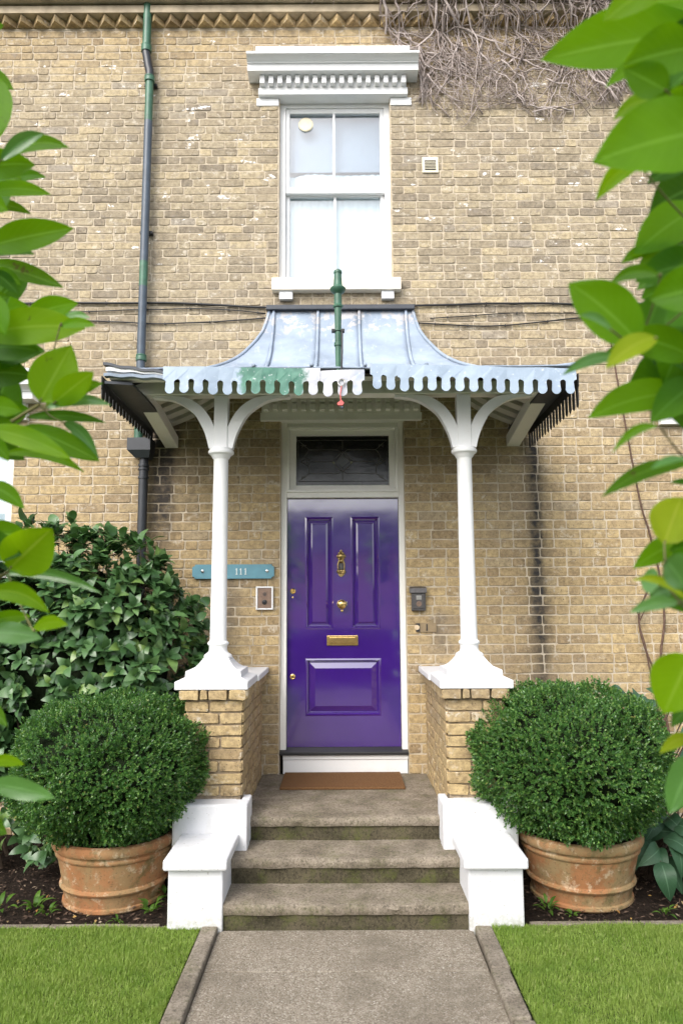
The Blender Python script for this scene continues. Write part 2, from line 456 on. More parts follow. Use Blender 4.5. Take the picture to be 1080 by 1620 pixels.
class MB:
    def __init__(s): s.v, s.f = [], []
    def add(s, vs, fs):
        b = len(s.v); s.v.extend(tuple(p) for p in vs); s.f.extend([tuple(i + b for i in f) for f in fs]); return s
    def box(s, x0, x1, y0, y1, z0, z1):
        return s.add([(x0, y0, z0), (x1, y0, z0), (x1, y1, z0), (x0, y1, z0), (x0, y0, z1), (x1, y0, z1), (x1, y1, z1), (x0, y1, z1)],
                     [(0, 3, 2, 1), (4, 5, 6, 7), (0, 1, 5, 4), (1, 2, 6, 5), (2, 3, 7, 6), (3, 0, 4, 7)])
    def cbox(s, x0, x1, y0, y1, z0, z1, c=.004):
        """box with chamfered edges"""
        bm = bmesh.new()
        t = MB().box(x0, x1, y0, y1, z0, z1)
        vs = [bm.verts.new(p) for p in t.v]
        for f in t.f: bm.faces.new([vs[i] for i in f])
        bmesh.ops.bevel(bm, geom=list(bm.edges), offset=c, segments=2, affect='EDGES', profile=.5)
        bm.verts.index_update()
        s.add([v.co[:] for v in bm.verts], [[v.index for v in f.verts] for f in bm.faces])
        bm.free(); return s
    def prism(s, poly, axis, a, b):
        """poly: 2-D outline; axis: 'x' poly is (y,z), 'y' poly is (x,z), 'z' poly is (x,y)"""
        n = len(poly)
        def P(u, v, t): return {'x': (t, u, v), 'y': (u, t, v), 'z': (u, v, t)}[axis]
        vs = [P(u, v, a) for u, v in poly] + [P(u, v, b) for u, v in poly]
        fs = [tuple(range(n)), tuple(range(2 * n - 1, n - 1, -1))] + [(i, i + n, (i + 1) % n + n, (i + 1) % n) for i in range(n)]
        return s.add(vs, fs)
    def lathe(s, prof, cx, cy, n=24, cap=True):
        vs, fs = [], []
        for r, z in prof:
            for i in range(n):
                a = 2 * PI * i / n
                vs.append((cx + r * math.cos(a), cy + r * math.sin(a), z))
        for j in range(len(prof) - 1):
            for i in range(n):
                k = (i + 1) % n
                fs.append((j * n + i, j * n + k, (j + 1) * n + k, (j + 1) * n + i))
        if cap:
            fs.append(tuple(range(n - 1, -1, -1)))
            fs.append(tuple(range((len(prof) - 1) * n, len(prof) * n)))
        return s.add(vs, fs)
    def lathe_y(s, prof, cx, cz, n=20):
        """turned about an axis along -Y; prof = (radius, y)"""
        vs, fs = [], []
        for r, y in prof:
            for i in range(n):
                a = 2 * PI * i / n
                vs.append((cx + r * math.cos(a), y, cz + r * math.sin(a)))
        for j in range(len(prof) - 1):
            for i in range(n):
                k = (i + 1) % n
                fs.append((j * n + i, j * n + k, (j + 1) * n + k, (j + 1) * n + i))
        fs.append(tuple(range(n))); fs.append(tuple(range(len(prof) * n - 1, (len(prof) - 1) * n - 1, -1)))
        return s.add(vs, fs)
    def tube(s, pts, rad, n=6):
        pts = [Vector(p) for p in pts]
        m = len(pts)
        rads = rad if isinstance(rad, (list, tuple)) else [rad] * m
        vs, fs = [], []
        ref = None
        for i, p in enumerate(pts):
            t = (pts[min(i + 1, m - 1)] - pts[max(i - 1, 0)])
            t = t.normalized() if t.length > 1e-9 else Vector((0, 0, 1))
            if ref is None:
                ref = t.orthogonal().normalized()
            u = (ref - t * ref.dot(t))
            u = u.normalized() if u.length > 1e-6 else t.orthogonal().normalized()
            ref = u
            v = t.cross(u)
            for k in range(n):
                a = 2 * PI * k / n
                vs.append(p + (u * math.cos(a) + v * math.sin(a)) * rads[i])
        for i in range(m - 1):
            for k in range(n):
                q = (k + 1) % n
                fs.append((i * n + k, i * n + q, (i + 1) * n + q, (i + 1) * n + k))
        fs.append(tuple(range(n - 1, -1, -1))); fs.append(tuple(range((m - 1) * n, m * n)))
        return s.add(vs, fs)
    def mesh(s, name, mat, off=(0, 0, 0), smooth=False):
        me = bpy.data.meshes.new(name)
        o = Vector(off)
        me.from_pydata([(p[0] - o.x, p[1] - o.y, p[2] - o.z) for p in s.v], [], s.f)
        me.materials.append(mat)
        if smooth:
            me.shade_smooth()
            if smooth != 'all':
                me.set_sharp_from_angle(angle=math.radians(38))
        me.validate()
        return me
    def build(s, name, mat, parent=None, origin=None, smooth=False):
        """origin: world point of the object's origin (default: the parent's)"""
        pw = wloc(parent) if parent else Vector((0, 0, 0))
        og = Vector(origin) if origin is not None else pw
        ob = bpy.data.objects.new(name, s.mesh(name, mat, og, smooth))
        ob.location = og - pw
        ob.parent = parent
        COL.objects.link(ob)
        return ob

def put(name, me, parent, loc, rot=None):
    o = bpy.data.objects.new(name, me)
    o.parent = parent
    o.location = Vector(loc) - (wloc(parent) if parent else Vector((0, 0, 0)))
    if rot is not None: o.rotation_euler = rot
    COL.objects.link(o)
    return o

def copy_tree(o, parent=None):
    c = o.copy(); COL.objects.link(c); c.parent = parent
    for ch in [q for q in bpy.data.objects if q.parent == o]:
        copy_tree(ch, c)
    return c

def project(p):
    v = Vector(p) - CAM
    z = v.dot(fw)
    if z < .05: return (-9999, -9999, 1)
    return (540 + F * v.dot(rt) / z, 810 - F * v.dot(up) / z, z)

def spline(pts, n):
    """Catmull-Rom through pts, n points per span"""
    P = [Vector(p) for p in pts]
    P = [P[0] * 2 - P[1]] + P + [P[-1] * 2 - P[-2]]
    out = []
    for i in range(1, len(P) - 2):
        for k in range(n):
            t = k / n
            a, b, c, d = P[i - 1], P[i], P[i + 1], P[i + 2]
            out.append(.5 * ((2 * b) + (c - a) * t + (2 * a - 5 * b + 4 * c - d) * t * t + (3 * b - a - 3 * c + d) * t ** 3))
    out.append(P[-2])
    return out

# ------------------------------------------------------------------ bricks
def brick_geo(wd, ht, rnd, deep=.035, proud=.0015, rough=1.0):
    """front of a hand-made brick: worn outline, chamfered arris, faces -Y, centred on x and z; 48 triangles"""
    a, b = wd / 2, ht / 2
    c = min(.008, a * .3)
    j = lambda s: rnd.uniform(-s, s) * rough
    out = [(-a + c + j(.003), -b + j(.0025)), (j(a * .5), -b + j(.003)), (a - c + j(.003), -b + j(.0025)), (a + j(.002), -b + c), (a + j(.002), b - c),
           (a - c + j(.003), b + j(.0025)), (j(a * .5), b + j(.003)), (-a + c + j(.003), b + j(.0025)), (-a + j(.002), b - c), (-a + j(.002), -b + c)]
    n = 10
    p = proud + rnd.uniform(-.002, .0025) * rough
    tx, tz = rnd.uniform(-.012, .012) * rough, rnd.uniform(-.03, .03) * rough
    e = .0028
    vs = []
    for u, v in out:
        s, t = (1 - e / a), (1 - e / b)
        vs.append((u * s, -p - tx * u - tz * v, v * t))
    for u, v in out: vs.append((u, -p + .0024, v))
    for u, v in out: vs.append((u, deep, v))
    fs = [tuple(range(n))]
    for k in (0, n):
        for i in range(n):
            q = (i + 1) % n
            fs.append((k + i, k + n + i, k + n + q, k + q))
    return vs, fs

rb = random.Random(3)
LEN, HEAD, COURSE = .222, .106, .078
HT = .0690
def brick_mesh(wd, ht, mat, rnd, name='brick', **kw):
    m = MB(); m.add(*brick_geo(wd, ht, rnd, **kw)); return m.mesh(name, mat)
STRETCH = [brick_mesh(LEN, HT, BRICK, rb) for _ in range(10)]
HEADER = [brick_mesh(HEAD, HT, BRICK, rb) for _ in range(8)]

# ================================================================== SETTING
def ground_sheet(name, x0, x1, y0, y1, z, mat, nx=2, ny=2, amp=0, label=None):
    m = MB(); vs = []; fs = []
    for i in range(nx + 1):
        for j in range(ny + 1):
            x = x0 + (x1 - x0) * i / nx; y = y0 + (y1 - y0) * j / ny
            vs.append((x, y, z + (amp * mnoise.noise(Vector((x * 5, y * 5, z))) if amp else 0)))
    for i in range(nx):
        for j in range(ny):
            a = i * (ny + 1) + j
            fs.append((a, a + ny + 1, a + ny + 2, a + 1))
    m.add(vs, fs)
    o = m.build(name, mat, smooth='all')
    return tag(o, label, None, None, 'structure')

ground_sheet('ground', -260, 260, -400, 60, -.09, ASPHALT, label='grey ground running out beyond the garden')
soil = ground_sheet('soil_bed', -5.2, 5.2, -1.72, 0.02, -.012, SOIL, 120, 30, .018, 'dark brown mulched soil of the border below the house wall')
ground_sheet('lawn_left', -6, -.77, -9.5, -1.71, .012, TURF, 20, 20, .004, 'mown green lawn left of the path')
ground_sheet('lawn_right', .795, 6, -9.5, -1.71, .012, TURF, 20, 20, .004, 'mown green lawn right of the path')

# path: slabs with open joints
pathbase = tag(MB().box(-.70, .72, -9.5, -1.70, -.08, -.03).build('path', KERB, origin=(0, -4, 0)), 'grey exposed aggregate garden path between the lawns', None, None, 'structure')
for (ya, yb) in ((-2.167, -1.725), (-3.06, -2.177), (-3.95, -3.066), (-4.85, -3.956), (-5.75, -4.856), (-6.65, -5.756)):
    MB().cbox(-.672, .696, ya, yb, -.045, 0, .004).build('slab', PATH, pathbase)

def kerb_run(label, x0, x1, sgn):
    base = tag(MB().box(x0 + .012, x1 - .012, -7.2, -1.74, -.10, -.02).build('path_edging', KERB, origin=((x0 + x1) / 2, -4, 0)), label, None, None, 'structure')
    y = -1.735; r = random.Random(5 + sgn)
    while y > -7:
        L = .44 + r.uniform(-.02, .03)
        dx, dz = r.uniform(-.006, .006), r.uniform(-.006, .006)
        MB().cbox(x0 + dx, x1 + dx, y - L, y - .006, -.06, .028 + dz, .009).build('kerb_stone', KERB, base)
        y -= L
kerb_run('narrow concrete edging between the left lawn and the path', -.765, -.678, 0)
kerb_run('narrow concrete edging between the right lawn and the path', .700, .790, 1)
for lab, xa, xb in (('thin stone edging between left lawn and soil bed', -5.2, -.97), ('thin stone edging between right lawn and soil bed', 1.01, 5.2)):
    base = tag(MB().box(xa, xb, -1.715, -1.68, -.08, .004).build('bed_edging', KERB, origin=((xa + xb) / 2, -1.7, 0)), lab, None, None, 'structure')
    x = xa; r = random.Random(2)
    while x < xb - .1:
        L = min(.6, xb - x)
        MB().cbox(x + .003, x + L - .003, -1.722, -1.675, -.03, .016 + r.uniform(-.005, .005), .005).build('kerb_stone', KERB, base)
        x += L

# ================================================================== THE HOUSE
house = empty('brick_house', (0, .1, 0), 'yellow stock brick Victorian house front with purple door below a sash window', 'house')
OPEN = [(-.497, .517, -.2, 3.262), (-.530, .446, 4.476, 6.170), (-3.85, -2.70, 1.15, 3.262), (2.83, 3.9, 1.15, 3.262)]   # door, sash window, windows at the frame's edges
WX0, WX1, WTOP = -5.0, 5.0, 7.9

wall = MB()
xs = sorted({WX0, WX1} | {v for o in OPEN for v in o[:2]})
for xa, xb in zip(xs[:-1], xs[1:]):
    xm = (xa + xb) / 2
    cuts = sorted([(o[2], o[3]) for o in OPEN if o[0] < xm < o[1]])
    z = -.2
    for c0, c1 in cuts:
        if c0 > z + 1e-4: wall.box(xa, xb, .003, .30, z, c0)
        z = c1
    wall.box(xa, xb, .003, .30, z, WTOP)
wallo = wall.build('wall', MORTAR, house)

# where other things stand in front of the wall (pixel boxes): those bricks need not be picked out singly
HIDE = [(0, 830, 330, 1620), (745, 1090, 1080, 1620), (165, 585, 415, 640), (415, 490, 660, 700), (415, 560, 915, 640), (1000, 0, 1080, 1620), (930, 540, 1080, 720), (0, 0, 60, 1000),
        (285, 1040, 420, 1300), (672, 1040, 810, 1300), (600, 0, 980, 190), (385, 60, 670, 145)]
def hidden(px, py): return not (0 < px < 1080 and 0 < py < 1620) or any(a < px < c and b < py < d for a, b, c, d in HIDE)

bricks = []      # (x, z, width, kind)
ROWS = []
zz_ = -.04
while zz_ < WTOP:
    cs = .0768 if zz_ < 3.9 else (.0768 + (.0712 - .0768) * min(1, (zz_ - 3.9) / .9))
    ROWS.append((zz_ + cs / 2, cs - .0092)); zz_ += cs
rl = random.Random(21)
for k, (zc, ht_) in enumerate(ROWS):
    if zc > 6.825 and zc < 6.955: continue
    ivs = [(WX0, WX1)]
    for o in OPEN:
        if o[2] - .02 < zc < o[3] + (.04 if o[3] > 4 else .012):
            ivs = [q for a, b in ivs for q in ((a, min(b, o[0])), (max(a, o[1]), b)) if q[1] - q[0] > .02]
    for a, b in ivs:
        x = a + (0 if a > WX0 + .01 else -rl.choice((0, .06, .12, .174)))
        st = rl.random() < .5
        run = 0
        while x < b - .012:
            if a > WX0 + .01 and x == a: wdt = LEN if k % 2 else HEAD
            else:
                wdt = LEN if st else HEAD
                if st and run < 2 and rl.random() < .16: run += 1
                else: st = not st; run = 0
            wdt *= rl.uniform(.96, 1.03)
            x1 = x + wdt
            if b - x1 < .06 or x1 > b: x1 = b - (.004 if b < WX1 else 0)
            bricks.append(((x + x1) / 2, zc + rl.uniform(-.0016, .0016), x1 - x - .0095, ht_))
            x = x1 + .0005
vis = []
for i, (x, z, wdt, k) in enumerate(bricks):
    px, py, d = project((x, 0, z))
    if wdt > .07 and not hidden(px, py):
        vis.append((wdt / d / d, i))
vis.sort(reverse=True)
single = {i for _, i in vis[:296]}
rest = MB()
for i, (x, z, wdt, ht_) in enumerate(bricks):
    if i in single:
        if abs(wdt - LEN + .0095) < .012: me, s = rl.choice(STRETCH), wdt / LEN
        elif abs(wdt - HEAD + .0095) < .01: me, s = rl.choice(HEADER), wdt / HEAD
        else: me, s = brick_mesh(wdt, HT, BRICK, rb), 1
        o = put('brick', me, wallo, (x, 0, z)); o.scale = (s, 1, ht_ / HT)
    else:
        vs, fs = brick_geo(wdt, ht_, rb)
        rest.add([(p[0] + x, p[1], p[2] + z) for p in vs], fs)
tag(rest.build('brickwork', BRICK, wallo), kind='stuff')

# ---- dog-tooth cornice at the top
corn = MB()
corn.box(WX0, WX1, -.10, .003, 6.924, 6.992)
corn.box(WX0, WX1, -.06, .003, 6.992, 7.012)
corn.box(WX0, WX1, -.165, .003, 7.012, 7.12)
corn.box(WX0, WX1, -.22, .003, 7.12, 7.26)
corno = corn.build('cornice', STOCKTOP, house)
pit = .1465
x = -4.87 + .02
rt_ = random.Random(9)
variants = []
for q in range(5):
    m = MB()
    h = .073; jx = rt_.uniform(-.004, .004); jy = rt_.uniform(-.006, .004)
    m.add([(-h, 0, -.031), (jx, -.088 + jy, -.031), (h, 0, -.031), (-h, 0, .031), (jx, -.088 + jy, .031 + rt_.uniform(-.004, .002)), (h, 0, .031), (-h, .02, -.031), (h, .02, -.031), (-h, .02, .031), (h, .02, .031)],
          [(0, 2, 1), (3, 4, 5), (0, 1, 4, 3), (1, 2, 5, 4), (0, 6, 7, 2), (3, 5, 9, 8), (6, 8, 9, 7), (0, 3, 8, 6), (2, 7, 9, 5)])
    variants.append(m.mesh('tooth_brick', TOOTH))
while x < 4.87:
    put('tooth_brick', rt_.choice(variants), corno, (x, 0, 6.887))
    x += pit
m = MB().box(WX0, WX1, .0, .003, 6.84, 6.925).build('tooth_recess', MORTAR, corno)

# ---- painted stone hoods (upper window, door, the windows at the frame's edges)
def hood(name, xc, hw, z, mat, label, two_rows=False, pitch=.0767):
    """z: underside of the frieze; hw: its half width"""
    m = MB()
    t = .07 if two_rows else 0
    m.cbox(xc - hw, xc + hw, -.055, .25, z, z + .062, .003)
    m.box(xc - hw + .012, xc + hw - .012, -.055, .0, z + .062, z + .15 + t)
    m.prism([(0, z + .149 + t), (-.155, z + .149 + t), (-.155, z + .207 + t), (-.17, z + .211 + t), (-.17, z + .218 + t), (-.185, z + .226 + t), (-.205, z + .240 + t), (-.222, z + .246 + t), (-.235, z + .247 + t), (-.235, z + .268 + t), (0, z + .275 + t)], 'x', xc - hw - .085, xc + hw + .085)
    m.cbox(xc - hw - .02, xc + hw + .02, -.10, .0, z + .27 + t, z + .425 + t, .003)
    o = m.build(name, mat, house, smooth=False)
    if label: tag(o, label)
    n = int((2 * hw) / pitch)
    x0 = xc - (n - 1) * pitch / 2
    rows = ((z + .074, z + .124), (z + .146, z + .196)) if two_rows else ((z + .070, z + .147),)
    for za, zb in rows:
        dm = MB().cbox(-.021, .021, -.105, -.05, za - z, zb - z, .004)
        me = dm.mesh('dentil', mat)
        for i in range(n):
            put('dentil', me, o, (x0 + i * pitch, 0, z))
    return o
hood('window_hood', -.055, .652, 6.166, WHITE, 'white moulded stone hood with a row of dentils above the sash window')
hood('door_hood', 0.0, .665, 3.250, OLDWHITE, 'shaded off-white dentilled hood over the fanlight', True)
hood('window_hood', -3.27, .68, 3.266, WHITE, 'white hood of the window cut by the left edge')
hood('window_hood', 3.31, .68, 3.20, WHITE, 'white hood of the window cut by the right edge')
for sx in (-1, 1):
    bl = MB()
    xa, xb = (-.728, -.531) if sx < 0 else (.447, .634)
    bl.cbox(xa, xb, -.012, .10, 6.092, 6.1655, .006)
    bl.build('bearing_block', WHITE, house)

# ---- sash window upstairs
win = MB()
fx0, fx1, fz0, fz1 = -.529, .445, 4.478, 6.165
win.box(fx0, fx0 + .052, .07, .20, fz0, fz1); win.box(fx1 - .052, fx1, .07, .20, fz0, fz1)
win.box(fx0 + .052, fx1 - .052, .07, .20, fz1 - .035, fz1); win.box(fx0 + .052, fx1 - .052, .07, .20, fz0, fz0 + .03)
wino = win.build('sash_window', WHITE, house)
tag(wino, 'white two-over-two sash window with pale panes')
def sash(x0, x1, z0, z1, y, bot, top, mid):
    m = MB()
    m.cbox(x0, x0 + .035, y, y + .04, z0, z1, .004); m.cbox(x1 - .035, x1, y, y + .04, z0, z1, .004)
    m.cbox(x0 + .035, x1 - .035, y, y + .04, z0, z0 + bot, .004); m.cbox(x0 + .035, x1 - .035, y, y + .04, z1 - top, z1, .004)
    o = m.build('sash', WHITE, wino)
    MB().cbox(mid - .011, mid + .011, y + .002, y + .038, z0 + bot, z1 - top, .003).build('glazing_bar', WHITE, wino)
    for a, b in ((x0 + .035, mid - .011), (mid + .011, x1 - .035)):
        MB().box(a, b, y + .018, y + .022, z0 + bot, z1 - top).build('pane', PANE, wino)
sash(fx0 + .053, fx1 - .053, 5.325, 6.129, .085, .055, .045, -.05)
sash(fx0 + .053, fx1 - .053, 4.509, 5.375, .128, .055, .055, -.044)
vd = MB().lathe_y([(.0, .100), (.062, .100), (.066, .094), (.066, .098), (.055, .092), (.0, .092)], -.30, 5.985, 24)
vd.build('pane_vent', VENTM, wino)
sill = MB().cbox(-.577, .512, -.075, .07, 4.368, 4.4765, .006).build('window_sill', CREAM, house)
for xa, xb in ((-.515, -.402), (.347, .453)):
    MB().cbox(xa, xb, -.05, .02, 4.297, 4.367, .004).build('sill_block', WHITE, sill)
# reveals (painted) and the room behind
MB().box(fx0 - .003, fx0 + .004, .004, .07, fz0, fz1).build('reveal', MORTAR, wino)
MB().box(fx1 - .004, fx1 + .003, .004, .07, fz0, fz1).build('reveal', MORTAR, wino)
rm = MB()
rm.box(fx0 - .6, fx1 + .6, 1.6, 1.65, 3.9, 6.6); rm.box(fx0 - .65, fx0 - .6, .31, 1.6, 3.9, 6.6); rm.box(fx1 + .6, fx1 + .65, .31, 1.6, 3.9, 6.6)
rm.box(fx0 - .6, fx1 + .6, .31, 1.6, 6.6, 6.65); rm.box(fx0 - .6, fx1 + .6, .31, 1.6, 3.85, 3.9)
rm.build('room', ROOM, house)
# curtain: gathered net across the lower 60 %
def net(z0, z1, y, amp, topwave):
    m = MB(); vs = []; fs = []; n = 60
    for i in range(n + 1):
        x = fx0 + .04 + (fx1 - fx0 - .08) * i / n
        t = i / n
        zt = z1 - topwave * (.5 + .5 * math.sin(t * 13 + 1.2 * math.sin(t * 5))) - .03 * (2 * t - 1) ** 2
        for z in (z0, (z0 + z1) / 2, zt - .03, zt):
            vs.append((x, y + amp * math.sin(i * 1.3) + (.02 if z == zt else 0), z))
    for i in range(n):
        for j in range(3):
            fs.append((i * 4 + j, i * 4 + 4 + j, i * 4 + 5 + j, i * 4 + 1 + j))
    m.add(vs, fs); return m
tag(net(4.49, 5.60, .186, .004, .03).build('net_curtain', CURTAIN, origin=(-.04, .186, 4.49), smooth='all'), 'white net curtain hung across the lower part of the sash window', 'curtain')
tag(MB().box(fx0 + .02, fx1 - .02, .172, .175, 5.575, 6.16).build('roller_blind', make_simple('pale_blind', (.24, .31, .39), .9, 0, .1, .2, 1.2, 0), origin=(-.04, .174, 6.16)), 'pale blue-grey roller blind behind the upper panes of the sash window', 'blind')

# ---- ground floor windows at the frame's edges
def edge_window(x0, x1, label):
    m = MB(); z0, z1 = 1.16, 3.26
    m.box(x0, x0 + .07, .05, .18, z0, z1); m.box(x1 - .07, x1, .05, .18, z0, z1); m.box(x0 + .07, x1 - .07, .05, .18, z1 - .07, z1); m.box(x0 + .07, x1 - .07, .05, .18, z0, z0 + .07)
    m.box(x0 + .07, x1 - .07, .08, .14, 2.18, 2.24)
    o = m.build('sash_window', WHITE, house); tag(o, label)
    for a, b in ((z0 + .07, 2.18), (2.24, z1 - .07)):
        MB().box(x0 + .07, x1 - .07, .10, .105, a, b).build('pane', PANE, o)
    MB().box(x0 - .1, x1 + .1, .31, .33, z0 - .1, z1 + .1).build('blind', CURTAIN, o)
    MB().cbox(x0 - .05, x1 + .05, -.07, .05, z0 - .1, z0 - .004, .006).build('sill', CREAM, o)
edge_window(-3.85, -2.70, 'white ground floor window cut by the left edge')
edge_window(2.83, 3.9, 'white ground floor window behind leaves at the right edge')

# ---- front door
fr = MB()
fr.cbox(-.497, -.449, .045, .20, .56, 3.262, .004); fr.cbox(.471, .517, .045, .20, .56, 3.262, .004)
fr.cbox(-.449, .471, .045, .20, 2.618, 2.662, .004)
fr.cbox(-.449, .471, .060, .20, 3.215, 3.262, .004)
fro = fr.build('door_frame', OLDWHITE, house)
fl = MB()
for r0, r1, y in ((0, .020, .031), (.020, .072, .075)):
    xa, xb, za, zb = -.449 + r0, .471 - r0, 2.662 + r0 * .6, 3.215 - r0 * .6
    d = r1 - r0
    fl.cbox(xa, xa + d, y, .19, za, zb, .003); fl.cbox(xb - d, xb, y, .19, za, zb, .003)
    fl.cbox(xa + d, xb - d, y, .19, za, za + d, .003); fl.cbox(xa + d, xb - d, y, .19, zb - d, zb, .003)
flo = fl.build('fanlight_frame', OLDWHITE, fro)
gx0, gx1, gz0, gz1 = -.377, .399, 2.745, 3.135
MB().box(gx0 - .01, gx1 + .01, .112, .118, gz0 - .02, gz1 + .03).build('fanlight_glass', DARKGLASS, fro)
# lead came pattern
cm = MB()
def came(*p):
    cm.tube([(x, .110, z) for x, z in p], .0032, 4)
U = lambda u: gx0 + (gx1 - gx0) * u
V = lambda v: gz1 - (gz1 - gz0) * v
came((U(.02), V(.05)), (U(.98), V(.05)), (U(.98), V(.95)), (U(.02), V(.95)), (U(.02), V(.05)))
for s in (0, 1):
    q = (lambda u: U(1 - u)) if s else U
    came((q(.14), V(.26)), (q(.45), V(.26)), (q(.495), V(.34)), (q(.57), V(.51)))
    came((q(.14), V(.78)), (q(.45), V(.78)), (q(.56), V(.66)))
    came((q(.14), V(.26)), (q(.09), V(.40)), (q(.13), V(.60)), (q(.14), V(.78)))
    came((q(.16), V(.52)), (q(.38), V(.52)), (q(.43), V(.52)))
    came((q(.05), V(.52)), (q(.12), V(.44)), (q(.16), V(.52)), (q(.12), V(.60)), (q(.05), V(.52)))
    came((q(.38), V(.52)), (q(.5), V(.30))); came((q(.38), V(.52)), (q(.5), V(.76)))
    for v0, v1 in ((.05, .26), (.95, .78)):
        came((q(.02), V(v0)), (q(.14), V(v1)))
    for vv in (.16, .86):
        came((q(.06), V(vv - .04)), (q(.09), V(vv)), (q(.06), V(vv + .04))); came((q(.05), V(vv)), (q(.11), V(vv)))
came((U(.5), V(.05)), (U(.5), V(.26))); came((U(.5), V(.78)), (U(.5), V(.95)))
cm.build('lead_came', CAME, fro)
dm = MB().prism([(U(.43), V(.52)), (U(.5), V(.37)), (U(.57), V(.52)), (U(.5), V(.67))], 'y', .104, .111)
dm.build('diamond_pane', make_simple('grey_glass', (.045, .048, .046), .15), fro)
for u in (.405, .595):
    MB().lathe_y([(.0, .112), (.011, .110), (.008, .104), (0, .102)], U(u), V(.54), 12).build('glass_jewel', make_simple('pale_jewel', (.25, .26, .2), .15), fro)

dx0, dx1, dz0, dz1, dy = -.446, .468, .612, 2.615, .10
leaf = MB()
st = .145
P1 = (-.302, -.070, 1.54, 2.462); P2 = (.074, .314, 1.54, 2.462); P3 = (-.298, .313, .852, 1.306)
leaf.box(dx0, P1[0], dy, dy + .05, dz0, dz1); leaf.box(P2[1], dx1, dy, dy + .05, dz0, dz1)
leaf.box(P1[0], P2[1], dy, dy + .05, P1[3], dz1); leaf.box(P1[0], P2[1], dy, dy + .05, P3[3], P1[2]); leaf.box(P1[0], P2[1], dy, dy + .05, dz0, P3[2])
leaf.box(P1[1], P2[0], dy, dy + .05, P1[2], P1[3]); leaf.box(P3[1], P2[1], dy, dy + .05, P3[2], P3[3]); leaf.box(P1[0], P3[0], dy, dy + .05, P3[2], P3[3])
door = leaf.build('front_door', DOORM, house)
tag(door, 'glossy purple panelled front door with brass fittings')
def panel(p, bev):
    x0, x1, z0, z1 = p
    m = MB()
    rings = [(0, dy), (.012, dy - .004), (.020, dy + .004), (.026, dy + .020), (.030, dy + .024), (.034, dy + .022), (.034 + bev, dy + .006), (.037 + bev, dy + .006)]
    vs = []
    for d, y in rings:
        vs += [(x0 + d, y, z0 + d), (x1 - d, y, z0 + d), (x1 - d, y, z1 - d), (x0 + d, y, z1 - d)]
    fs = []
    for r in range(len(rings) - 1):
        for i in range(4):
            q = (i + 1) % 4
            fs.append((r * 4 + i, r * 4 + q, r * 4 + 4 + q, r * 4 + 4 + i))
    fs.append(tuple(range(len(vs) - 4, len(vs))))
    m.add(vs, fs)
    return m.build('door_panel', DOORM, door)
panel(P1, .026); panel(P2, .026); panel(P3, .044)
# letter plate
lp = MB()
x0, x1, z0, z1 = -.124, .129, 1.410, 1.490
lp.cbox(x0, x1, dy - .012, dy - .0005, z0, z1, .004)
lpo = lp.build('letter_plate', BRASS, door)
MB().cbox(x0 + .022, x1 - .022, dy - .018, dy - .0125, z0 + .017, z1 - .014, .003).build('letter_flap', BRASS, lpo)
# knob
kn = MB().lathe_y([(.036, dy), (.038, dy - .006), (.030, dy - .010), (.016, dy - .018), (.015, dy - .030), (.026, dy - .040), (.036, dy - .052), (.036, dy - .062), (.026, dy - .074), (.010, dy - .079), (.0, dy - .079)], -.002, 1.742, 28)
kno = kn.build('door_knob', BRASS, door, smooth=True)
MB().cbox(.036, .043, dy - .02, dy, 1.735, 1.765, .002).build('knob_latch', STEEL, kno)
MB().lathe_y([(.010, dy), (.010, dy - .006), (.0, dy - .008)], 0.0, 1.69, 12).build('keyhole_cover', BRASS, door, smooth=True)
# knocker
kk = MB()
kk.lathe_y([(.032, dy), (.034, dy - .008), (.024, dy - .018), (.020, dy - .022), (.0, dy - .026)], -.005, 2.135, 20)
kk.lathe_y([(.012, dy), (.010, dy - .012), (0, dy - .016)], -.005, 2.178, 12)
for a in range(6):
    kk.lathe_y([(.009, dy - .004), (.009, dy - .016), (0, dy - .02)], -.005 + .029 * math.cos(a * PI / 3), 2.135 + .029 * math.sin(a * PI / 3), 8)
kk.lathe_y([(.016, dy), (.016, dy - .014), (.008, dy - .022), (0, dy - .023)], -.005, 2.094, 14)
for sx in (-1, 1):
    kk.tube([(-.005 + sx * .015, dy - .024, 2.10), (-.005 + sx * .026, dy - .026, 2.07), (-.005 + sx * .025, dy - .024, 2.03), (-.005 + sx * .028, dy - .022, 2.005), (-.005, dy - .02, 1.995)], .006, 8)
for sx, zz, r in ((-.022, 2.01, .016), (.022, 2.01, .016), (0, 2.012, .016)):
    kk.lathe_y([(r, dy), (r, dy - .016), (r * .6, dy - .026), (0, dy - .028)], -.005 + sx, zz, 12)
kk.prism([(-.035, 1.995), (.025, 1.995), (.012, 1.975), (-.005, 1.965), (-.022, 1.975)], 'y', dy - .010, dy - .0005)
kko = kk.build('knocker', OLDBRASS, door, smooth=True)
MB().cbox(-.021, .011, dy - .008, dy - .0005, 2.02, 2.09, .003).build('knocker_plate', GUN, kko)
for zz in (1.852, 1.163):
    MB().lathe_y([(.021, dy), (.022, dy - .005), (.015, dy - .009), (.013, dy - .008), (.009, dy - .012), (0, dy - .012)], -.401, zz, 20).build('lock', BRASS, door, smooth=True)
MB().lathe_y([(.007, dy), (.007, dy - .003), (0, dy - .004)], -.402, 1.80, 10).build('keyhole_cover', BRASS, door)
# threshold
th = MB()
th.prism([(.20, .612), (.098, .610), (-.006, .592), (-.012, .585), (-.012, .572), (.0, .566), (.20, .566)], 'x', -.496, .516)
tho = th.build('threshold', BLACK, house)
rs = MB()
rs.cbox(-.472, .514, .012, .10, .532, .5655, .003); rs.cbox(-.470, .512, .020, .10, .422, .530, .003)
rs.build('threshold_riser', WHITE, tho)
# dark hall behind the fanlight
MB().box(-.6, .62, .205, .25, .3, 3.3).build('door_backing', BLACK, fro)

